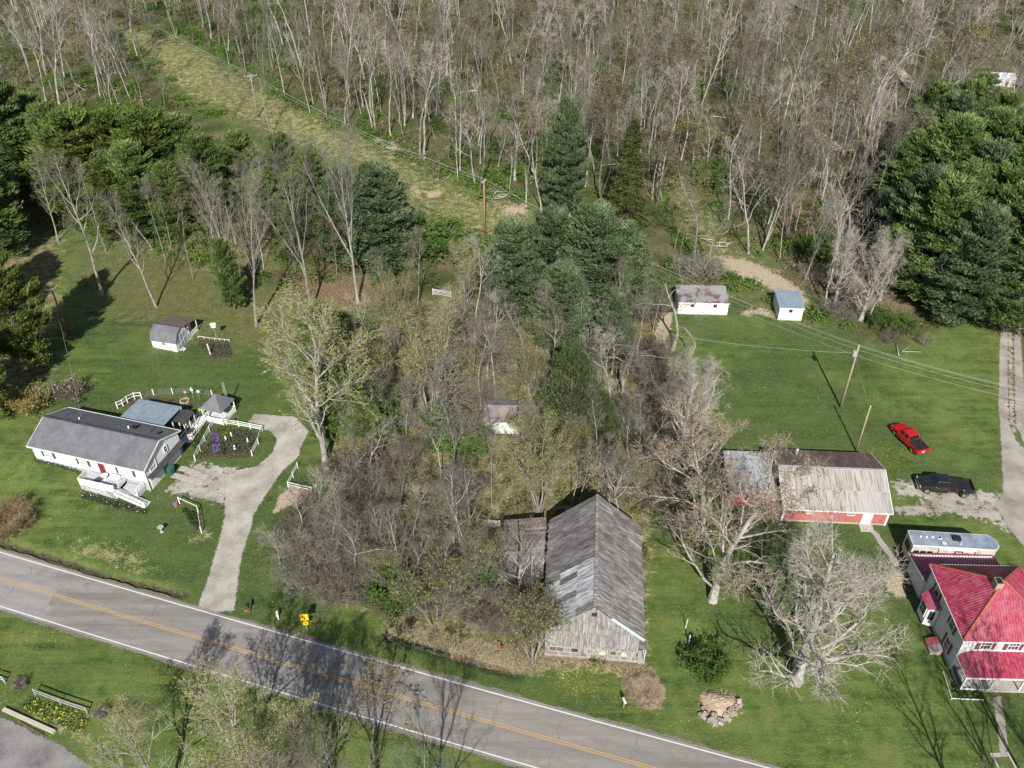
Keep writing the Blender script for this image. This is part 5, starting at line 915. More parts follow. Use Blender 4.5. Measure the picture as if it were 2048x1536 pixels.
def bare_tree(H, r0, spec, trunks=1, tw=3, twl=(.5, 1.1), twr=.012, leaf=0, lsize=.12, fork=0.0, maxk=3, twmin=2, wob=.06, rk=(.5, .75), tw0=None):
    tw0 = wob if tw0 is None else tw0
    # spec per level: (children, tmin, angle, length ratio, up pull)
    T, C = TM(), TM(); tips = []; tipd = []
    def grow(P, d, L, r, lv):
        n = (11, 7, 5, 3)[min(lv, 3)]; pts = [P]; dd = d.copy()
        for i in range(n - 1): dd = unit(dd + rng.normal(size=3) * (tw0 if lv == 0 else wob * 2.2) + np.array([0, 0, spec[lv - 1][4] if lv else .02])); pts.append(pts[-1] + dd * L / (n - 1))
        pts = np.array(pts); t = np.linspace(0, 1, n); R = r * (1 - t * (.82 if lv else .86)) ** .9
        if lv == 0: R[0] *= 1.35
        (T if lv <= 1 else C).tube(pts, np.maximum(R, .01), (8, 6, 4, 3)[min(lv, 3)], 0)
        if lv < maxk:
            nc, tmin, ang, lr, up = spec[lv]; az = rng.uniform(0, 6.28)
            for j in range(nc):
                tt = min(.98, tmin + (1 - tmin) * (j + rng.uniform(.2, .8)) / nc); f = tt * (n - 1); i = min(int(f), n - 2); p = pts[i] + (pts[i + 1] - pts[i]) * (f - i); dl = unit(pts[i + 1] - pts[i]); az += 2.4 + rng.normal() * .4
                cl = L * lr * (1.15 - .65 * (tt - tmin) / (1 - tmin + 1e-6)) * rng.uniform(.75, 1.25); rr = r * (1 - tt * .82) * rng.uniform(*(rk if lv == 0 else (.5, .75)))
                grow(p, turn(dl, ang * rng.uniform(.7, 1.3), az), cl, max(rr, .014), lv + 1)
        if lv >= twmin:
            m = tw if lv == maxk else max(1, tw // 2)
            for _ in range(m): f = rng.uniform(.25, 1) * (n - 1); i = min(int(f), n - 2); p = pts[i] + (pts[i + 1] - pts[i]) * (f - i); tips.append(p); tipd.append(turn(unit(pts[i + 1] - pts[i]), rng.uniform(.3, .9), rng.uniform(0, 6.28)) * rng.uniform(*twl) + np.array([0, 0, .1]))
    for k in range(trunks):
        a = 2 * pi * k / trunks + rng.uniform(-.4, .4); lean = fork * rng.uniform(.6, 1.3); d0 = unit(np.array([sin(lean) * cos(a), sin(lean) * sin(a), cos(lean)]))
        b0 = np.array([.25 * cos(a), .25 * sin(a), -.15]) if trunks > 1 else np.array([0, 0, -.2]); grow(b0, d0, H * (1 if trunks == 1 else rng.uniform(.75, 1.05)), r0 * (1 if trunks == 1 else rng.uniform(.7, 1)), 0)
    tips = np.array(tips); tipd = np.array(tipd); C.cones(tips, tipd, twr, 0)
    if leaf:
        idx = rng.integers(0, len(tips), leaf); t = rng.uniform(.2, 1.05, leaf)[:, None]; C.leaves(tips[idx] + tipd[idx] * t + rng.normal(size=(leaf, 3)) * .06, lsize, 1)
    return T, C
def conifer(H, r0, prof, z0, whorls, per, droop, tuft=.34, ntuft=10, per_t=5, dead=0, gap=.0, flat_=.5, up_=.65):
    T, C = TM(), TM(); zz = np.linspace(0, H, 10); T.tube(np.stack([np.cumsum(rng.normal(size=10) * .05), np.cumsum(rng.normal(size=10) * .05), zz - .2], 1), r0 * (1 - zz / H * .9), 8, 0)
    LP = []; LD = []
    for i in range(whorls):
        z = z0 + (H - z0) * (i + rng.uniform(-.3, .3)) / whorls; u = (z - z0) / (H - z0); u = min(max(u, 0), 1)
        for j in range(per):
            if rng.random() < gap: continue
            L = prof(u) * rng.uniform(.72, 1.15); az = rng.uniform(0, 6.28); el = droop[0] + (droop[1] - droop[0]) * u + rng.normal() * .1
            d = np.array([cos(az) * cos(el), sin(az) * cos(el), sin(el)]); t = np.linspace(0, 1, 5); P = np.array([0, 0, z]) + d * L * t[:, None]; P[:, 2] += droop[2] * L * t ** 2
            (T if u < .85 else C).tube(P, np.maximum(.05 * (1 - t) * (1 - u) + .012, .01), 3, 0)
            n = int(ntuft * (.4 + .6 * L / prof(.25))); 
            tt = rng.uniform(.25, 1.0, n) ** .75; base = np.array([0, 0, z]) + d * L * tt[:, None]; base[:, 2] += droop[2] * L * tt ** 2
            side = np.cross(d, [0, 0, 1]); side = unit(side); off = (rng.uniform(-1, 1, n) * (L * .34) * (1.1 - .6 * tt))[:, None] * side; off[:, 2] += rng.normal(size=n) * .12
            LP.append(base + off); LD.append(unit(d)[None] * np.ones((n, 1)) * .8 + np.sign(rng.normal(size=(n, 1))) * side * .35 + np.array([0, 0, up_]))
        if dead and rng.random() < dead: az = rng.uniform(0, 6.28); T.cones(np.array([[0, 0, z * .5]]), np.array([[cos(az) * 2.2, sin(az) * 2.2, .3]]), .03, 0)
    LP = np.concatenate(LP); LD = np.concatenate(LD)
    for _ in range(per_t):
        n = len(LP); C.leaves(LP + rng.normal(size=(n, 3)) * np.array([.2, .2, .14]), tuft, 1, 0, .2, LD)
    top = np.array([[0, 0, H - .2]]) + rng.normal(size=(40, 3)) * [.3, .3, .5]; C.leaves(top, tuft, 1, 0, .3, np.tile([0, 0, 1.], (40, 1)))
    return T, C
bark = M('grey_bark', [(0.12, 0.112, 0.098), (0.24, 0.228, 0.2), (0.38, 0.365, 0.33)], 2.2, .95, stretch=(2, 2, .5), rand=.2)
bark_b = M('brown_bark', [(0.065, 0.056, 0.045), (0.14, 0.124, 0.102), (0.23, 0.208, 0.176)], 2.2, .95, stretch=(2, 2, .5), rand=.2)
bark_w = M('pale_sycamore_bark', [(0.18, 0.165, 0.145), (0.34, 0.32, 0.29), (0.51, 0.49, 0.455)], 1.2, .9, stretch=(1.5, 1.5, .6), rand=.06)
bark_p = M('pine_bark', [(0.08, 0.06, 0.05), (0.18, 0.145, 0.12)], 3, .95, stretch=(2, 2, .5))
twig = M('grey_twigs', [(0.12, 0.11, 0.09), (0.22, 0.205, 0.17)], 1, .95, rand=.25); twig_b = M('brown_twigs', [(0.09, 0.076, 0.06), (0.17, 0.148, 0.118)], 1, .95, rand=.25); twig_w = M('pale_twigs', [(0.27, 0.235, 0.2), (0.42, 0.385, 0.34)], 1, .95, rand=.1)
lf_y = leafmat('yellow_green_leaves', [(0.17, 0.19, 0.045), (0.29, 0.3, 0.085), (0.37, 0.36, 0.12)], 1.2, .35, .12); lf_o = leafmat('olive_buds', [(0.15, 0.125, 0.06), (0.23, 0.195, 0.1)], 1.2, .25, .2)
lf_g = leafmat('fresh_green_leaves', [(0.05, 0.1, 0.02), (0.09, 0.165, 0.03), (0.14, 0.21, 0.055)], .5, .3, .25); pine1 = leafmat('pine_needles', [(0.066, 0.102, 0.03), (0.118, 0.168, 0.052), (0.175, 0.225, 0.085)], .45, .15, .18)
pine2 = leafmat('blue_pine_needles', [(0.056, 0.086, 0.04), (0.1, 0.142, 0.068), (0.158, 0.2, 0.108)], .45, .15, .15); pine3 = leafmat('yellow_pine_needles', [(0.06, 0.088, 0.02), (0.11, 0.15, 0.036), (0.16, 0.195, 0.06)], .45, .18, .15)
PROTO = {}
def reg(nm, TC, H, bm_, tm_, lm_=None):
    T, C = TC; PROTO.setdefault(nm, []).append((T.mesh([bm_]), C.mesh([tm_] + ([lm_] if lm_ else [])), H))
FS = [(12, .42, .62, .24, .1), (5, .25, .7, .45, .06), (4, .3, .8, .5, .03)]
for i in range(6): FS = [(int(rng.integers(9, 15)), rng.uniform(.3, .55), rng.uniform(.45, .8), rng.uniform(.2, .3), .1), (5, .25, rng.uniform(.6, .85), .45, .06), (4, .3, .8, .5, .03)]; reg('forest', bare_tree(18, rng.uniform(.11, .19), FS, tw=3, twl=(.5, 1.2), twr=.011, wob=.085), 18, (bark, bark_b, bark_w, bark, bark_b, bark)[i], (twig, twig_b, twig, twig, twig_b, twig)[i])
for i in range(2): reg('forest_bud', bare_tree(17, .14, FS, tw=3, twr=.012, leaf=1300, lsize=.13, wob=.085), 17, bark_b, twig_b, lf_o)
for i in range(3): reg('forest_pale', bare_tree(19, .18, [(8, (.5, .3, .62)[i], .62, .3, .1), (5, .3, .75, .45, .06), (4, .3, .8, .5, .04)], tw=3, twr=.013, wob=.09), 19, bark_w, twig_w)
for i in range(3): reg('slim', bare_tree(16, .1, [(9, (.55, .35, .7)[i], .45, .16, .15), (4, .3, .6, .5, .1), (3, .3, .7, .5, .05)], tw=3, twr=.012), 16, bark, twig)
for i in range(3): reg('vase', bare_tree(20, .24, [(9, .22, .42, .62, .13), (9, .22, .45, .34, .09), (5, .25, .5, .42, .06)], tw=4, twr=.014, twl=(.5, 1.2), wob=.045), 20, bark, twig)
for i in range(2): reg('lawn', bare_tree(19, .23, [(13, .3, .7, .27, .14), (6, .3, .6, .42, .1), (4, .3, .7, .5, .05)], tw=3, twr=.013), 19, bark, twig)
for i in range(2): reg('sycamore', bare_tree(18, .52, [(24, .07, .82, .5, .17), (10, .2, .65, .36, .08), (7, .15, .8, .4, .03)], tw=4, twr=.012, twl=(.4, 1.1), wob=.1, rk=(.36, .52), tw0=.03), 18, bark_w, twig_w)
reg('sycamore_bud', bare_tree(20, .44, [(18, .08, .8, .5, .16), (9, .25, .65, .38, .06), (7, .2, .75, .42, .04)], tw=4, twr=.012, twl=(.4, 1.0), wob=.1, rk=(.34, .52), tw0=.04, leaf=6500, lsize=.09), 20, bark_w, twig_w, leafmat('tan_buds', [(0.24, 0.17, 0.085), (0.36, 0.26, 0.14)], 1.2, .25, .1))
for i in range(2): reg('budding', bare_tree(18, .3, [(11, .16, .6, .5, .12), (8, .25, .6, .42, .08), (6, .25, .7, .45, .05)], tw=4, twr=.013, leaf=7500, lsize=.08), 18, bark, twig_w, lf_y)
for i in range(2): reg('clump', bare_tree(17, .15, [(9, .35, .45, .24, .12), (5, .25, .6, .45, .08), (4, .3, .7, .5, .05)], trunks=7, fork=.2, tw=2, twr=.012, leaf=6500, lsize=.08, maxk=3), 17, bark, twig, lf_y)
for i in range(2): reg('small_bud', bare_tree(8, .1, [(9, .15, .6, .55, .14), (7, .2, .6, .45, .08), (4, .3, .7, .5, .05)], trunks=3, fork=.25, tw=3, twr=.01, leaf=2300, lsize=.085), 8, bark, twig, lf_y)
reg('crooked', bare_tree(11, .26, [(5, .3, .9, .8, .05), (6, .3, .8, .45, .03), (5, .25, .8, .5, .02)], tw=3, twr=.013, wob=.16), 11, bark, twig)
reg('dead_spruce', bare_tree(13, .22, [(46, .12, 1.45, .3, .0), (9, .15, .9, .32, .0), (1, .5, .7, .3, 0)], tw=4, twl=(.4, .9), twr=.012, wob=.03, maxk=2), 13, bark_b, twig)
reg('snag', bare_tree(9, .2, [(4, .6, .8, .14, .05), (2, .4, .8, .4, 0), (1, .5, .7, .5, 0)], tw=1, maxk=2, wob=.05), 9, bark_w, twig_w)
SH = [(8, .15, .55, .5, .1), (5, .2, .7, .5, .06), (2, .3, .7, .5, .04)]
for i in range(3): reg('bare_shrub', bare_tree(3.4, .035, SH, trunks=13, fork=.55, tw=3, twl=(.25, .6), twr=.009, maxk=2, twmin=1, wob=.12), 3.4, bark_b, twig_b)
for i in range(2): reg('grey_shrub', bare_tree(4.5, .05, SH, trunks=12, fork=.5, tw=4, twl=(.3, .7), twr=.01, maxk=2, twmin=1, wob=.12), 4.5, bark, twig)
for i in range(2): reg('leaf_shrub', bare_tree(2.4, .03, SH, trunks=12, fork=.6, tw=2, twl=(.2, .5), twr=.008, leaf=5500, lsize=.075, maxk=2, twmin=1, wob=.12), 2.4, bark_b, twig_b, lf_g)
reg('forsythia', bare_tree(2.6, .03, SH, trunks=16, fork=.7, tw=4, twl=(.2, .5), twr=.009, leaf=1600, lsize=.09, maxk=2, twmin=1), 2.6, bark_b, twig_b, leafmat('mustard_flower', [(0.24, 0.19, 0.03), (0.34, 0.28, 0.05)], 2, .2))
reg('blossom', bare_tree(2.4, .03, SH, trunks=15, fork=.65, tw=4, twl=(.2, .5), twr=.009, leaf=600, lsize=.07, maxk=2, twmin=1), 2.4, bark_b, twig_b, leafmat('pink_blossom', [(0.45, 0.33, 0.3), (0.6, 0.48, 0.45)], 2, .2))
reg('tan_shrub', bare_tree(2.6, .03, SH, trunks=22, fork=.75, tw=7, twl=(.3, .7), twr=.01, maxk=2, twmin=1), 2.6, bark_b, M('tan_twigs', [(0.2, 0.14, 0.075), (0.3, 0.22, 0.13)], 1, .95))
reg('straw_heap', bare_tree(1.6, .02, SH, trunks=40, fork=1.0, tw=6, twl=(.3, .8), twr=.012, maxk=2, twmin=1), 1.6, straw, straw)
bell = lambda u: 5.3 * (1 - u) ** .5 * (.6 + .4 * min(1, u * 3)) + .3
for i in range(3): reg('pine', conifer(18, .28, bell, 1.8, 25, 6, (-.05, .75, .05), .27, 42, 8, .9, .08), 18, bark_p, bark_p, pine1)
for i in range(2): reg('blue_pine', conifer(19, .3, bell, 1.6, 27, 6, (.05, .85, .08), .27, 44, 8, .6, .04), 19, bark_p, bark_p, pine2)
for i in range(2): reg('yellow_pine', conifer(17, .27, bell, 1.8, 25, 6, (-.05, .75, .05), .27, 42, 8, .6, .08), 17, bark_p, bark_p, pine3)
cone = lambda u: 3.3 * (1 - u) ** .85 + .2
reg('spruce', conifer(19, .25, cone, 1.5, 44, 5, (-.25, .3, -.12), .24, 18, 6, .5, .1, up_=-.3), 19, bark_p, bark_p, leafmat('spruce_needles', [(0.04, 0.05, 0.016), (0.07, 0.085, 0.028), (0.105, 0.115, 0.045)], .5, .15))
reg('shaggy', conifer(13, .25, lambda u: 4.3 * (1 - u) ** .5 * (.75 + .25 * min(1, u * 3)) + .3, .6, 24, 6, (.15, 1.0, .0), .2, 28, 7, .6, .0), 13, bark_p, bark_p, leafmat('cedar_needles', [(0.05, 0.072, 0.028), (0.085, 0.115, 0.045), (0.125, 0.15, 0.07)], .6, .2))
def plant(kind, label, cat, b, h, group=None, nm=None, rz=None, wide=1.0, which=None, lean=0.0):
    ch = PROTO[kind]; T, C, H0 = ch[random.randrange(len(ch)) if which is None else which]; s = h / H0; b = Vector(b)
    R = thing(nm or {'forest': 'bare_tree'}.get(kind, 'tree'), label, cat, tuple(b), random.uniform(0, 6.28) if rz is None else rz, group); R.scale = (s * wide, s * wide, s)
    if lean: R.rotation_euler[0] = random.gauss(0, lean); R.rotation_euler[1] = random.gauss(0, lean)
    link('trunk' if cat != 'shrub' else 'stems', T, R); link('crown', C, R); return R
def at(kind, label, bx, by, topy=None, h=None, cat='tree', **k): b = G(bx, by); return plant(kind, label, cat, b, h or height_to(b, topy), **k)
# ---- named trees
SY = at('sycamore', 'great pale spreading tree with flared trunk on the lawn before the farmhouse', 1590, 1362, h=18, nm='sycamore_tree', rz=1.2, wide=1.2, which=0)
at('sycamore_bud', 'pale spreading tree hung with brown buds beside the red barn', 1425, 1200, h=19, nm='sycamore_tree', rz=.7, wide=1.15)
at('sycamore_bud', 'brown budded tree leaning over the tin annex of the red barn', 1400, 1075, h=16, nm='sycamore_tree', rz=4.0, wide=1.2)
at('sycamore', 'grey twiggy tree between the lawn and the overgrown lot', 1360, 905, h=14.5, nm='bare_tree', rz=5.0, which=1)
at('budding', 'tall yellow green budding tree beside the gravel drive', 652, 932, h=20, nm='budding_tree', rz=1, wide=1.3)
at('budding', 'yellow green budding tree in front of the dark pines', 930, 690, topy=520, nm='budding_tree', wide=.7)
at('clump', 'many stemmed yellow green trees clumped in the overgrown lot', 862, 845, h=18, nm='budding_tree')
at('clump', 'slender budding clump beside the hidden white house', 760, 850, h=16, nm='budding_tree', wide=.8)
at('clump', 'slender budding stems in the middle of the overgrown lot', 795, 700, h=14, nm='budding_tree', wide=.8)
at('small_bud', 'small yellow green budding tree in the straw by the ditch', 872, 1252, h=9, nm='budding_tree'); at('small_bud', 'small budding tree before the gable of the old barn', 1065, 1322, h=9.5, nm='budding_tree'); at('small_bud', 'thin pale budding tree before the lean-to roof', 958, 1175, h=8, nm='budding_tree', wide=.7)
at('clump', 'budding clump growing behind the lean-to of the old barn', 1078, 1028, h=13, nm='budding_tree', wide=1.1); at('small_bud', 'low budding tree behind the roof peak of the old barn', 1205, 1020, h=9, nm='budding_tree'); at('small_bud', 'olive budding tree in front of the derelict white house', 1060, 920, h=8, nm='budding_tree')
at('dead_spruce', 'dead grey conifer with bare whorled limbs beside the derelict house', 906, 880, h=14, nm='dead_tree', rz=0); at('crooked', 'forked crooked tree with a broken level limb by the overgrown lot', 1247, 786, h=11, nm='bare_tree', rz=2.5)
at('lawn', 'thin bare tree rising from the path of the overgrown lot', 905, 1055, h=11, nm='bare_tree', wide=.6); at('vase', 'fan shaped bare tree in the centre below the pines', 978, 700, topy=570, nm='bare_tree', wide=.8); at('slim', 'slim bare tree right of the fan shaped one below the pines', 1072, 700, topy=560, nm='bare_tree'); at('slim', 'slim leaning bare tree below the dark pines', 1110, 695, topy=555, nm='bare_tree', wide=.8); at('crooked', 'vine hung broken trunk at the edge of the dark pines', 1345, 660 + 40, h=12, nm='bare_tree'); at('slim', 'bare tree with climbing vines before the dark pines', 1160, 700, topy=565, nm='bare_tree')
at('lawn', 'small bare tree before the dark pine above the yard', 835, 610, topy=470, nm='bare_tree', wide=.9); at('slim', 'slim bare sapling pair above the white gate', 790, 640, topy=500, nm='bare_tree')
LAWN = [('lawn', 205, 590, 292, 'slender pale bare tree in pine shade on the back lawn'), ('lawn', 313, 615, 392, 'tall straight bare tree behind the gambrel shed'), ('slim', 212, 503, 330, 'slim bare tree at the brown edge of the back lawn'), ('slim', 331, 524, 370, 'slim bare tree before the pines above the gambrel shed'), ('slim', 386, 558, 420, 'bare tree just uphill of the gambrel shed'),
        ('vase', 513, 652, 395, 'wide fan shaped bare tree at the end of the back lawn'), ('vase', 482, 602, 390, 'fan shaped bare tree with dead limbs round its foot'), ('vase', 624, 626, 352, 'tall fan shaped bare tree on rust brown leaves'), ('vase', 716, 606, 330, 'tallest fan shaped bare tree before the dark pine'), ('lawn', 116, 483, 330, 'bare tree among dead branches at the yard edge'), ('slim', 318, 738, 690, 'little bare tree below the gambrel shed'), ('lawn', 40, 470, 300, 'bare tree between the left hand pines')]
for kd, bx, by, ty, lb in LAWN: at(kd, lb, bx, by, topy=ty, nm='bare_tree', wide={'vase': .85, 'slim': .8}.get(kd, .8))
for bx, by, h, kd, lb in ((1735, 645, 14, 'forest_pale', 'leaning pale dead tree at the corner of the right lawn'), (1650, 610, 16, 'forest_pale', 'pale bare tree behind the blue roofed shed'), (1497, 507, 19, 'forest_pale', 'tall pale straight tree beside the dirt track'), (1525, 500, 17, 'forest', 'bare tree leaning beside the dirt track'), (1560, 520, 15, 'slim', 'slim bare tree among the shadows by the dirt track'), (1362, 320, 18, 'forest_pale', 'pale bare tree at the far bend of the dirt track')): at(kd, lb, bx, by, h=h, nm='bare_tree', lean=.05)
for bx, by, h, kd, lb, rz_k, wd in ((1722, 640, 13, 'sycamore', 'sprawling grey bare tree overhanging the corner of the right lawn', 1.0, .95), (1668, 610, 12.5, 'sycamore', 'sprawling pale bare tree between the blue roofed shed and the pines', 4.0, .8), (1760, 600, 12, 'crooked', 'crooked bare tree before the lane pines', 2.0, 1.1), (1610, 560, 14, 'vase', 'fan shaped bare tree behind the dirt track', 1.0, .9), (1575, 470, 17, 'vase', 'tall fan shaped bare tree in the wood shadows', 2.0, .9), (1700, 520, 14, 'lawn', 'bare tree on brown leaves left of the lane pines', 0.5, 1.1), (985, 905, 9, 'forest', 'bare tree before the wall of the derelict white house', 0, 1.1), (1048, 905, 8, 'lawn', 'small bare tree at the end of the derelict white house', 1, 1.1)): at(kd, lb, bx, by, h=h, nm='bare_tree', rz=rz_k, wide=wd)
for bx, by, h in ((1690, 640, 3), (1655, 625, 2.5), (1715, 600, 3), (1760, 650, 2.5), (1620, 560, 3), (1680, 560, 3.5), (1745, 560, 3), (1800, 660, 2.2), (1850, 690, 1.8), (1780, 680, 1.8)): at(random.choice(['grey_shrub', 'bare_shrub', 'leaf_shrub']), 'brush bush on the rough slope between the blue roofed shed and the lane pines', bx, by, h=h, cat='shrub', nm='shrub', wide=1.3, group='brush on the rough slope')
for bx, by, h, lb in ((1140, 432, 12, 'dead pale snag with one crooked arm before the tall pine'), (1083, 425, 9.5, 'thin dead snag left of the tall pine'), (1052, 405, 7, 'broken pale stub at the end of the clearing'), (1030, 360, 14, 'tall pale snag at the wood edge above the log pile')): at('snag', lb, bx, by, h=h, nm='dead_tree')
# ---- roadside trees whose crowns reach into the bottom of the picture
for x, y, h, kd, lb, wd in ((-24, 40.5, 13.5, 'budding', 'yellow green budding tree reaching over the lower road edge', 1.05), (-31, 39, 12, 'budding', 'yellow green budding tree over the lower lawn', 1.05), (-17.5, 38.5, 13, 'budding', 'yellow green tree at the bottom beside the road', 1.0), (-12.6, 41.6, 11.5, 'forest_bud', 'brown budded tree standing at the lower road edge', 1.2), (-20.5, 34, 15, 'budding', 'tall yellow green tree at the foot of the lower lawn', 1.1)):
    plant(kd, lb, 'tree', (x, y, 0), h, nm='budding_tree' if kd != 'forest_bud' else 'bare_tree', wide=wd, rz=x)
for x, y, h, lb in ((-11, 33.5, 15.5, 'tall bare tree shading the road before the old barn'), (-6.5, 32.5, 14.5, 'bare tree shading the road bend'), (-16, 31.5, 16, 'tall bare tree behind the budding roadside trees')): plant('vase', lb, 'tree', (x, y, 0), h, nm='bare_tree', wide=1.2)
for x, y, h, kd, lb in ((47.2, 38.5, 15, 'vase', 'bare tree beside the concrete steps of the farmhouse walk'), (55.5, 43, 17, 'sycamore', 'large bare tree before the porch of the farmhouse'), (40.5, 31, 17, 'lawn', 'bare tree shading the farmhouse lawn'), (44, 32.5, 16, 'vase', 'fan shaped bare tree shading the farmhouse lawn'), (49.5, 31, 17, 'lawn', 'bare tree beyond the concrete steps')): plant(kd, lb, 'tree', (x, y, 0), h, nm='bare_tree', rz=x, which=1)
# ---- conifers 
CON = [('yellow_pine', 66, 735, 478, 'big drooping pine beside the blossom bushes', .55), ('pine', -70, 700, 430, 'dark pine at the left edge of the yard', .8), ('yellow_pine', -30, 840, 650, 'low pine behind the yellow bush', .7), ('pine', 40, 400, 165, 'dark pine above the left yard', 1.2), ('pine', 100, 350, 190, 'dark pine left of the yellow green pines', 1.0), ('pine', -30, 520, 300, 'tall dark pine on the left margin', 1.2),
 ('pine', 150, 380, 215, 'dark pine behind the yellow green row', 1.1), ('pine', 300, 440, 290, 'green pine in front of the yellow green row', 1.0), ('pine', 360, 470, 330, 'low green pine above the back lawn', .9), ('pine', 640, 430, 300, 'dark pine right of the crossarm pole foot', .9), ('pine', 600, 480, 350, 'dark pine behind the fan shaped trees', 1.0), ('pine', 540, 480, 345, 'dark pine between the fan shaped trees', .9), ('yellow_pine', 190, 400, 228, 'leftmost yellow green pine of the row below the clearing', 1.1), ('yellow_pine', 265, 385, 225, 'yellow green pine beside the clearing edge', 1.1), ('yellow_pine', 250, 470, 320, 'low yellow green pine above the back lawn', .9), ('yellow_pine', 330, 400, 225, 'full yellow green pine in the middle of the row', 1.1), ('pine', 385, 385, 235, 'dense green pine in the middle of the row', 1.2), ('pine', 430, 420, 275, 'green pine beside the fan shaped trees', 1.1), ('pine', 500, 395, 268, 'round dark pine at the end of the row', 1.0), ('pine', 575, 390, 270, 'dark pine nearest the crossarm pole', .95),
 ('blue_pine', 770, 540, 335, 'bushy dark pine behind the tallest fan shaped tree', 1.2), ('blue_pine', 700, 520, 340, 'dark pine half behind the fan shaped trees', 1.0), ('pine', 660, 760, 610, 'small dark evergreen behind the tall budding tree', 1.0), ('pine', 700, 860, 690, 'dark evergreen crowding the overgrown house', 1.0), ('pine', 470, 620, 480, 'drooping evergreen shrouded by bare limbs', .6), ('pine', 735, 905, 800, 'small evergreen below the overgrown house', 1.0), ('pine', 690, 800, 660, 'dark evergreen behind the overgrown house', 1.0),
 ('blue_pine', 1025, 640, 450, 'left pine of the dark central clump', 1.1), ('blue_pine', 1100, 630, 425, 'tallest pine of the dark central clump', 1.15), ('blue_pine', 1180, 640, 420, 'broad pine in the middle of the central clump', 1.25), ('blue_pine', 1240, 620, 450, 'right pine of the dark central clump', 1.1), ('blue_pine', 1120, 690, 530, 'low front pine of the dark central clump', 1.1), ('blue_pine', 1220, 730, 590, 'small pine below the dark central clump', .9),
 ('blue_pine', 1128, 432, 203, 'tall narrow pine at the end of the clearing', .8), ('spruce', 1250, 455, 238, 'ragged olive spruce beside the tall narrow pine', 1.15), ('shaggy', 1138, 885, 692, 'shaggy light green evergreen beside the derelict house', .95), ('shaggy', 1200, 905, 790, 'low shaggy evergreen beside the grey twiggy tree', .9)]
for kd, bx, by, ty, lb, wd in CON: at(kd, lb, bx, by + (28 if 140 < bx < 650 and by < 450 else 0), topy=ty, nm={'spruce': 'spruce_tree', 'shaggy': 'cedar_tree'}.get(kd, 'pine_tree'), wide=wd * {'yellow_pine': 1.6, 'pine': 1.35, 'blue_pine': 1.3, 'spruce': 1.1}.get(kd, 1.0) * (.85 if bx == 1128 else 1))
for i, (bx, by, ty) in enumerate(((1838, 600, 360), (1905, 640, 420), (1960, 620, 380), (1850, 480, 240), (1920, 520, 290), (1985, 530, 300), (2035, 600, 380), (1865, 390, 190), (1935, 430, 225), (2000, 440, 240), (2055, 480, 290), (1900, 330, 165), (1965, 350, 190), (2080, 640, 400), (2110, 560, 330), (1840, 320, 170), (1800, 560, 340), (1795, 470, 270), (1865, 560, 330), (1800, 390, 225), (1945, 560, 340), (2015, 660, 440), (2060, 400, 220), (1930, 300, 150))):
    at(('pine', 'blue_pine', 'pine')[i % 3], 'dense pine in the evergreen stand beside the gravel lane', bx, by, topy=ty, nm='pine_tree', wide=1.4, group='pines along the lane')
# ---- shrubs one can tell apart
SHR = [('forsythia', 68, 822, 3.0, 'rounded mustard flowered bush at the corner of the ranch house', 1.1), ('blossom', 140, 800, 3.0, 'bush with pale pink blossom on the back lawn', 1.0), ('tan_shrub', 18, 1060, 2.9, 'large tan bush on the front lawn of the ranch house', 1.3), ('leaf_shrub', 1405, 1345, 2.7, 'dense green shrub on the lawn beside the lone post', 1.15), ('leaf_shrub', 860, 1040, 3.0, 'bright green bramble bush in the overgrown lot', 1.2), ('leaf_shrub', 1290, 860, 2.6, 'bright green bush beside the grey twiggy tree', 1.2), ('blossom', 42, 1375, 1.0, 'tiny pale shrub beside the short grey rail fence', 1), ('blossom', 204, 1433, 1.0, 'tiny pale shrub at the end of the grey two rail fence', 1),
 ('grey_shrub', 1405, 560, 4.5, 'grey thicket standing behind the long white shed', 1.4), ('bare_shrub', 1300, 640, 4.0, 'brown thicket at the end of the long white shed', 1.3), ('straw_heap', 1290, 1388, 1.0, 'heap of bent straw coloured stalks by the old barn corner', 1.6), ('leaf_shrub', 880, 500, 4.5, 'bright green bushes below the clearing pole', 2.0), ('leaf_shrub', 1640, 520, 4.5, 'bright green bush among the tree shadows', 1.2), ('leaf_shrub', 1420, 370, 4.5, 'bright green bush beside the far dirt track', 1.2), ('leaf_shrub', 1360, 290, 6, 'tall bright green thicket at the far dirt track', .9)]
for kd, bx, by, h, lb, wd in SHR: at(kd, lb, bx, by, h=h, cat='shrub', nm='shrub', wide=wd)
for bx, by, h in ((590, 1120, 4.5), (640, 1160, 5), (690, 1130, 5.5), (620, 1060, 4.5), (680, 1060, 5), (735, 1100, 5), (720, 1180, 4.5), (740, 1020, 5), (690, 990, 5), (770, 960, 5), (600, 1180, 3.5), (665, 1200, 4)): at(random.choice(['grey_shrub', 'bare_shrub']), 'bare tangled thicket bush beside the gravel drive', bx, by, h=h, cat='shrub', nm='shrub', wide=1.2, group='thicket beside the drive')
for bx, by, h in ((760, 1215, 3.5), (800, 1190, 4), (850, 1160, 4), (920, 1200, 4), (960, 1245, 4), (1000, 1265, 3.5), (1030, 1210, 4.5), (1055, 1260, 4), (900, 1120, 3.5), (830, 1090, 3.5), (1000, 1120, 4), (930, 1010, 4), (1060, 1170, 3)): at(random.choice(['grey_shrub', 'bare_shrub']), 'bare brown brush bush between the road ditch and the lean-to', bx, by, h=h, cat='shrub', nm='shrub', wide=1.0, group='brush before the lean-to')
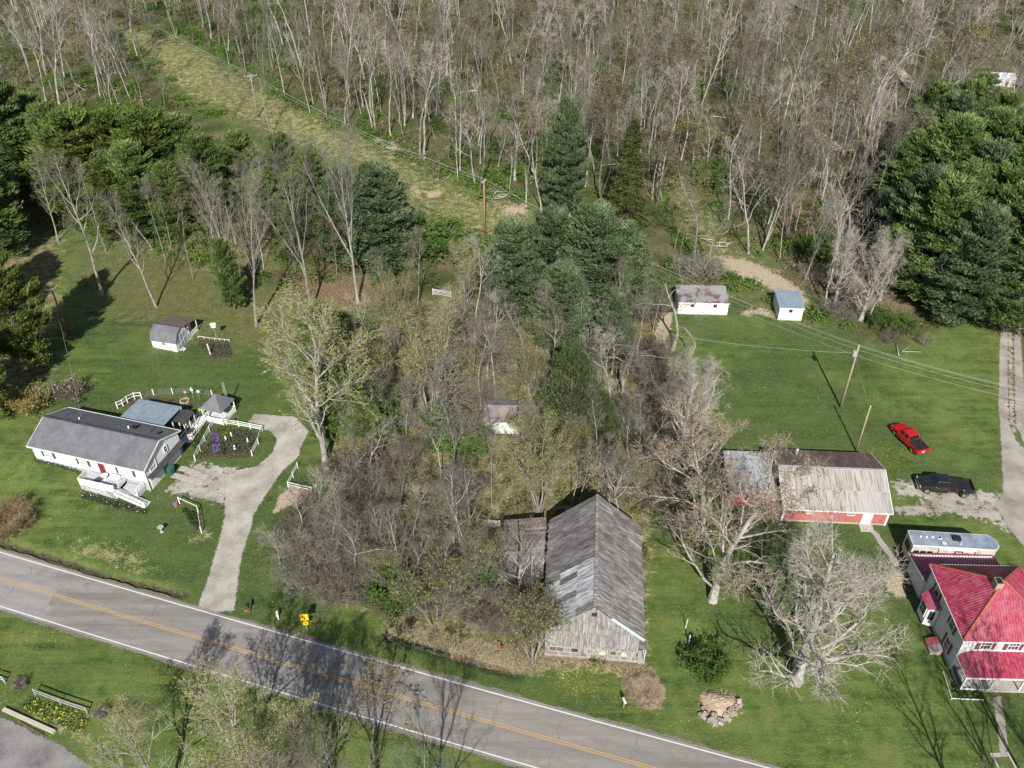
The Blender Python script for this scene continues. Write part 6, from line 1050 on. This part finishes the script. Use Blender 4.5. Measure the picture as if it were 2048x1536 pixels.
for bx, by, h in ((1290, 900, 5), (1330, 960, 5), (1300, 1000, 4.5), (1340, 1040, 5), (1320, 860, 5), (1380, 960, 5), (1310, 800, 5), (1290, 740, 5), (1230, 860, 4)): at(random.choice(['grey_shrub', 'bare_shrub']), 'grey brush bush between the old barn and the red barn', bx, by, h=h, cat='shrub', nm='shrub', wide=1.2, group='brush between the barns')
for i in range(100):
    while True:
        px, py = random.uniform(660, 1330), random.uniform(660, 1240)
        b_ = flat(px, py)
        if sdist(np.array([b_[0]]), np.array([b_[1]]), gp(ZONES[1][3]))[0] > 1 and not (3 < b_[0] < 15 and 52 < b_[1] < 71) and not (-2 < b_[0] < 4 and 61 < b_[1] < 72) and not (-6 < b_[0] < 6 and 76 < b_[1] < 94): break
    kd = random.choice(['slim', 'small_bud', 'slim', 'forest', 'forest', 'lawn', 'forest_pale', 'forest']); at(kd, 'young budding sapling among the weeds of the overgrown lot' if 'bud' in kd else 'thin bare sapling among the weeds of the overgrown lot', px, py, h=random.triangular(6, 16, 10) if kd != 'small_bud' else random.uniform(4, 7), nm='sapling', group='budding saplings in the lot' if 'bud' in kd else 'bare saplings in the lot', wide=1.2, lean=.06)
for bx, by, h in ((608, 1090), (655, 1130), (700, 1085), (640, 1010), (725, 1150)) and ((608, 1090, 7), (655, 1130, 8), (700, 1085, 8), (640, 1010, 7), (725, 1150, 7), (770, 1120, 8), (560, 1130, 5)): at(random.choice(['forest_pale', 'lawn']), 'pale bare sapling rising out of the thicket beside the drive', bx, by, h=h, nm='sapling', group='saplings in the drive thicket', wide=1.2, lean=.08)
lotp = gp(ZONES[1][3])
for i in range(46):
    while True:
        px, py = random.uniform(640, 1000), random.uniform(760, 1230); b_ = flat(px, py)
        if sdist(np.array([b_[0]]), np.array([b_[1]]), lotp)[0] > .5 and not (-2.5 < b_[0] < 15 and 52 < b_[1] < 72) and not (-5 < b_[0] < 5 and 80 < b_[1] < 94): break
    at(random.choice(['grey_shrub', 'bare_shrub', 'grey_shrub', 'leaf_shrub']), 'brush bush in the tangled middle of the overgrown lot', px, py, h=random.uniform(1.8, 4.2), cat='shrub', nm='shrub', wide=random.uniform(.9, 1.5), group='brush in the overgrown lot')
# ---- the wood: individuals first, then the rest as one mass
clear = [gp(z[3]) for z in ZONES if z[0] in ('dry', 'dirt') and z[3][0][1] < 700] + [gp([(1735, 98), (1752, 104), (1834, 182), (1812, 190), (1752, 130)]), gp([(1900, 120), (2048, 130), (2048, 230), (1930, 220)])]
lit = gp(ZONES[0][3]); avoid = gp([(130, 430), (600, 430), (900, 560), (1340, 560), (1340, 420), (1000, 400), (860, 420), (640, 300), (400, 230), (130, 230), (-200, 150), (-200, 430)])
pinebox = gp([(1790, 330), (2200, 330), (2200, 640), (1990, 640), (1800, 640)])
def free(x, y, m=1.5):
    X_, Y_ = np.array([x]), np.array([y])
    if sdist(X_, Y_, lit)[0] < 0 or sdist(X_, Y_, avoid)[0] > 0 or sdist(X_, Y_, pinebox)[0] > 0: return False
    return all(sdist(X_, Y_, c_)[0] < -m for c_ in clear)
pts = []; cell = {}
while len(pts) < 1250:
    y = random.uniform(128, 330) ; x = random.uniform(-1, 1) * (30 + y * .62)
    if not free(x, y): continue
    px, py = proj((x, y, 0))
    if px < -150 or px > 2200: continue
    ci, cj = int(x // 3.2), int(y // 3.2)
    if any((ci + a, cj + c_) in cell for a in (0,) for c_ in (0,)): continue
    cell[(ci, cj)] = 1; pts.append((x, y))
vis = sorted([p for p in pts if -20 < proj((*p, 0))[0] < 2068 and proj((*p, 0))[1] > -10], key=lambda p: p[1]); near = set(vis[:300])
for x, y in vis[:300]:
    kd = random.choices(['forest', 'forest_bud', 'forest_pale', 'slim', 'snag'], [.46, .1, .18, .2, .06])[0]; z = float(hz(x, y))
    lab, grp = (('bare tree in the wood right of the far dirt track', 'wood right of the track') if proj((x, y, 0))[0] > 1340 else ('bare tree in the wood uphill of the power line clearing', 'wood above the clearing') if y > 150 + (x + 30) * -.55 and x > -75 else ('bare tree in the scrub wood left of the power line clearing', 'wood left of the clearing'))
    R = plant(kd, lab, 'tree', (x, y, z), (random.triangular(9, 25, 18) if grp != 'wood left of the clearing' else random.triangular(6, 16, 9)) if kd != 'snag' else random.uniform(5, 10), group=grp, nm='bare_tree', wide=random.uniform(.6, 1.25), lean=.08)
# the rest of the wood as one object of instanced trees
pc = bpy.data.collections.new('tree_prototypes'); seen_ = set()
for kd in ('forest', 'forest_pale', 'slim', 'forest_bud', 'forest'):
    for T, C, H0 in (PROTO[kd] if kd not in seen_ else []):
        bm = bmesh.new(); bm.from_mesh(T); n0 = len(T.polygons); bm.from_mesh(C); me = bpy.data.meshes.new('wood_tree'); bm.to_mesh(me); bm.free()
        for mm in T.materials: me.materials.append(mm)
        for mm in C.materials: me.materials.append(mm)
        mi = np.zeros(len(me.polygons), np.int32); me.polygons.foreach_get('material_index', mi); mi[n0:] += 1; me.polygons.foreach_set('material_index', mi)
        pc.objects.link(bpy.data.objects.new('wood_tree', me))
    seen_.add(kd)
def scatter(name, label, cat, pos, scol, smin, smax, seed):
    me = bpy.data.meshes.new('points'); me.from_pydata([tuple(p) for p in pos], [], []); o = link(name, me); tag(o, label, cat, kind='stuff')
    ng = bpy.data.node_groups.new('scatter', 'GeometryNodeTree'); ng.interface.new_socket('Geometry', in_out='INPUT', socket_type='NodeSocketGeometry'); ng.interface.new_socket('Geometry', in_out='OUTPUT', socket_type='NodeSocketGeometry')
    N = ng.nodes; gi, go = N.new('NodeGroupInput'), N.new('NodeGroupOutput'); ci = N.new('GeometryNodeCollectionInfo'); ci.inputs[0].default_value = scol; ci.inputs['Separate Children'].default_value = True; ci.inputs['Reset Children'].default_value = True
    ip = N.new('GeometryNodeInstanceOnPoints'); ip.inputs['Pick Instance'].default_value = True; rv = N.new('FunctionNodeRandomValue'); rv.data_type = 'FLOAT_VECTOR'; rv.inputs[0].default_value = (-.05, -.05, 0); rv.inputs[1].default_value = (.05, .05, 6.28); rv.inputs['Seed'].default_value = seed
    rs = N.new('FunctionNodeRandomValue'); rs.data_type = 'FLOAT'; rs.inputs[2].default_value = smin; rs.inputs[3].default_value = smax; rs.inputs['Seed'].default_value = seed + 1
    L = ng.links; L.new(gi.outputs[0], ip.inputs['Points']); L.new(ci.outputs[0], ip.inputs['Instance']); L.new(rv.outputs[0], ip.inputs['Rotation']); L.new(rs.outputs[1], ip.inputs['Scale']); L.new(ip.outputs[0], go.inputs[0])
    md = o.modifiers.new('scatter', 'NODES'); md.node_group = ng; return o
scatter('far_wood', 'grey brown mass of bare trees filling the far wood', 'wood', [(x, y, float(hz(x, y))) for x, y in pts if (x, y) not in near], pc, .55, 1.3, 3)
fl = [MB().tube([(-3, 0, .1), (-1, .15, .16), (1, -.1, .18), (3.2, .2, .14)], [.13, .12, .1, .05], 6).tube([(.6, 0, .18), (1.5, .8, .5), (2.2, 1.5, .9)], [.05, .035, .015], 4).mesh(m_, True) for m_ in (barkl, greywood, bark)]
k_ = 0
while k_ < 70:
    y = random.uniform(135, 290); x = random.uniform(-1, 1) * (20 + y * .55)
    if not free(x, y, .5): continue
    o = link('fallen_trunk', random.choice(fl), None, (x, y, float(hz(x, y)))); o.rotation_euler = (0, 0, random.uniform(0, 6.28)); s_ = random.uniform(.6, 1.5); o.scale = (s_, s_, s_); tag(o, 'fallen dead trunk lying on the floor of the wood', 'fallen tree', 'fallen trunks in the wood'); k_ += 1
# ---- undergrowth: leafy and twiggy mounds on the wood floor
def mounds(centres, C, lm, nleaf, ls, twigs=0):
    for x, y, r in centres:
        n = int(nleaf * r * r); u = rng.normal(size=(n, 3)); u /= np.linalg.norm(u, axis=1)[:, None]; u[:, 2] = abs(u[:, 2]); P = np.array([x, y, float(hz(x, y))]) + u * (rng.uniform(.35, 1.05, n) ** .6)[:, None] * np.array([r, r * rng.uniform(.7, 1.2), r * rng.uniform(.5, 1.1)])
        C.leaves(P, ls, lm)
        if twigs: k = int(twigs * r * r); a = rng.uniform(0, 6.28, k); C.cones(np.stack([x + rng.normal(size=k) * r * .5, y + rng.normal(size=k) * r * .5, np.full(k, float(hz(x, y)))], 1), np.stack([np.cos(a) * .5, np.sin(a) * .5, rng.uniform(.5, 1.3, k)], 1) * r, .014, 0)
G1, G2, G3 = TM(), TM(), TM(); c1, c2, c3 = [], [], []
for _ in range(4300):
    y = random.uniform(126, 325); x = random.uniform(-1, 1) * (25 + y * .6)
    if not free(x, y, .3): continue
    r = random.uniform(.7, 2.4); q = random.random()
    dens = sin(x * .07 + 1.3) + sin(y * .06 + x * .03)
    (c1 if (q < .58 + .2 * dens and x < 40) or q < .28 else c2 if q < .8 else c3).append((x, y, r))
for edge, n in ((([(440, 118), (620, 230), (860, 340), (1060, 415)]), 85), (([(1340, 470), (1420, 545), (1600, 640), (1700, 672)]), 22), (([(880, 500), (1000, 505), (1290, 470)]), 30), (([(80, 160), (330, 200), (420, 240)]), 25)):
    E_ = [flat(*q) for q in edge]
    for _ in range(n): t = random.random() * (len(E_) - 1); i = int(t); a, b_ = E_[i], E_[i + 1]; x, y = a[0] + (b_[0] - a[0]) * (t - i) + random.gauss(0, 1.2), a[1] + (b_[1] - a[1]) * (t - i) + random.uniform(0, 4.5); c1.append((x, y, random.uniform(.8, 2.0)))
mounds(c1, G1, 1, 42, .2); mounds(c2, G2, 1, 12, .24, 10); mounds(c3, G3, 1, 18, .25, 3)
tag(link('undergrowth', G1.mesh([twig_b, lf_g])), 'fresh green undergrowth spread across the wood floor', 'undergrowth', kind='stuff'); tag(link('undergrowth', G2.mesh([twig_b, lf_o])), 'brown twiggy brush spread across the wood floor', 'undergrowth', kind='stuff')
tag(link('undergrowth', G3.mesh([twig_b, leafmat('olive_leaves', [(0.075, 0.09, 0.03), (0.13, 0.14, 0.05)], .6)])), 'olive green scrub scattered through the wood', 'undergrowth', kind='stuff')
# overgrown lot: weeds, grass tussocks, twigs
W = TM(); lot = gp(ZONES[1][3]); c4_ = []
bx0, by0 = lot.min(0); bx1, by1 = lot.max(0); keep = [((8.75, 61.0), 10.5), ((1.35, 66.4), 4.5), ((.6, 90.9), 4.6), ((-21.2, 92), 4.5)]
while len(c4_) < 520:
    x, y = random.uniform(bx0, bx1), random.uniform(by0, by1)
    if sdist(np.array([x]), np.array([y]), lot)[0] < .3 or any(max(abs(x - c_[0]) - (0 if r_ > 6 else 0), abs(y - c_[1])) < r_ * (.55 if r_ > 6 and abs(y - c_[1]) < 8 else 1) for c_, r_ in keep): continue
    c4_.append((x, y, random.uniform(.3, 1.0)))
mounds(c4_[:300], W, 1, 60, .16, 14); mounds(c4_[300:], W, 2, 60, .16, 25)
tag(link('weeds', W.mesh([twig, leafmat('weed_leaf', [(0.05, 0.1, 0.02), (0.1, 0.15, 0.035), (0.18, 0.18, 0.07)], .5), lf_o])), 'rough weeds and dead stalks covering the overgrown lot', 'weeds', kind='stuff')
# straw banks along the ditch
St = TM(); sp = [gp(z[3]) for z in ZONES if z[0] == 'dry' and z[3][0][1] > 1200 and z[2] == 1]
for P in sp:
    lo, hi = P.min(0), P.max(0); n = 0
    while n < 5200 * min(1, (hi - lo).prod() / 200):
        xy = rng.uniform(lo, hi, (400, 2)); xy = xy[sdist(xy[:, 0], xy[:, 1], P) > .1]; n += len(xy)
        if len(xy): a = rng.uniform(0, 6.28, len(xy)); St.cones(np.column_stack([xy, hz(xy[:, 0], xy[:, 1])]), np.stack([np.cos(a) * .45, np.sin(a) * .45, rng.uniform(.15, .6, len(xy))], 1), .022, 0)
tag(link('dead_grass', St.mesh([straw])), 'straw coloured dead grass along the ditch and stone ruin', 'dead grass', kind='stuff')
# dandelions on the lawns, daffodil bank, garden flowers
Dn = TM(); lawns = [(gp([(1345, 640), (2000, 650), (2003, 980), (1780, 950), (1540, 890), (1440, 820)]), 500), (gp([(1300, 1200), (1780, 1100), (1900, 1400), (1980, 1536), (1560, 1536), (1300, 1440)]), 500), (gp([(1060, 1355), (1230, 1340), (1240, 1420), (1000, 1380)]), 260), (gp([(0, 940), (430, 1080), (390, 1190), (0, 1080)]), 260), (gp([(480, 1190), (520, 1040), (580, 1180), (640, 1270)]), 160), (gp([(0, 1230), (400, 1350), (200, 1430), (0, 1400)]), 220), (gp([(1640, 880), (1900, 880), (1990, 970), (1800, 950)]), 260), (gp([(100, 620), (480, 600), (480, 800), (200, 770)]), 150)]
for P, n in lawns:
    lo, hi = P.min(0), P.max(0); xy = rng.uniform(lo, hi, (n * 9, 2)); cl = (np.sin(xy[:, 0] * .45 + 2 * np.sin(xy[:, 1] * .21)) + np.sin(xy[:, 1] * .6 + 1.5 * np.sin(xy[:, 0] * .3)) + rng.normal(size=len(xy)) * .6) > .75; xy = xy[(sdist(xy[:, 0], xy[:, 1], P) > 0) & cl]; Dn.leaves(np.column_stack([xy, hz(xy[:, 0], xy[:, 1]) + .06]), .032, 0, 0, .9)
tag(link('dandelions', Dn.mesh([ly])), 'yellow dandelions dotted over the lawns', 'dandelions', kind='stuff')
def bed(poly, n, mats, label, nm, h=.35, ls=.1, share=(.6, .4)):
    P = gp(poly); B_ = TM(); lo, hi = P.min(0), P.max(0); xy = rng.uniform(lo, hi, (n * 3, 2)); xy = xy[sdist(xy[:, 0], xy[:, 1], P) > 0][:n]; k = int(len(xy) * share[0]); z = hz(xy[:, 0], xy[:, 1])
    B_.leaves(np.column_stack([xy[:k], z[:k] + rng.uniform(0, h, k)]), ls, 0)
    if len(mats) > 1: B_.leaves(np.column_stack([xy[k:], z[k:] + h + rng.uniform(-.08, .1, len(xy) - k)]), ls * .75, 1)
    tag(link(nm, B_.mesh(mats)), label, 'flower bed', kind='stuff')
bed([(60, 1395), (120, 1412), (182, 1432), (170, 1470), (100, 1450), (40, 1415)], 1100, [lg, ly], 'bank of yellow daffodils below the grey two rail fence', 'flower_bed', .25, .085, (.8, .2)); bed([(425, 868), (442, 868), (446, 882), (424, 885)], 260, [lp, lp], 'patch of purple flowers in the fenced garden', 'flower_bed', .25, .1); bed([(424, 892), (440, 888), (442, 902), (428, 906)], 260, [lp, lp], 'lower patch of purple flowers in the fenced garden', 'flower_bed', .25, .1)
bed([(436, 852), (520, 866), (505, 908), (400, 912)], 1100, [ldk, lg], 'mixed green perennials filling the fenced garden', 'flower_bed', .4, .13); bed([(440, 855), (462, 858), (452, 885), (444, 880)], 260, [leafmat('gold_leaf', [(0.2, 0.19, 0.03), (0.3, 0.28, 0.05)], 2), lg], 'golden leaved plants in the fenced garden', 'flower_bed', .35, .12)
bed([(165, 988), (245, 1006), (298, 1022), (292, 1032), (235, 1020), (165, 1003)], 1300, [ldk, lw], 'blue green daffodils with white flowers below the front deck', 'flower_bed', .4, .08, (.95, .05)); bed([(75, 928), (165, 948), (163, 958), (70, 938)], 700, [ldk, lw], 'narrow bed of blue green leaves along the ranch house front', 'flower_bed', .35, .08, (.95, .05)); bed([(362, 1018), (392, 1030), (398, 1058), (384, 1052)], 500, [ldk, lg], 'leafy plants under the white post and rail corner', 'flower_bed', .4, .12); bed([(395, 690), (460, 690), (465, 712), (425, 716)], 350, [ldk, lg], 'sparse plants in the bed by the gambrel shed', 'flower_bed', .3, .12); bed([(385, 868), (418, 852), (400, 890), (385, 905)], 420, [lg, lg], 'bright green plants along the garden ramp', 'flower_bed', .5, .14); bed([(1905, 1372), (1962, 1376), (1960, 1396), (1908, 1394)], 420, [ldk, lg], 'dark shrubs below the farmhouse porch', 'flower_bed', .5, .14); bed([(780, 1278), (900, 1308), (900, 1316), (800, 1294)], 500, [leafmat('reed_leaf', [(0.05, 0.09, 0.06), (0.09, 0.13, 0.09)], 2), lg], 'blue green reeds standing in the ditch', 'flower_bed', .5, .14)
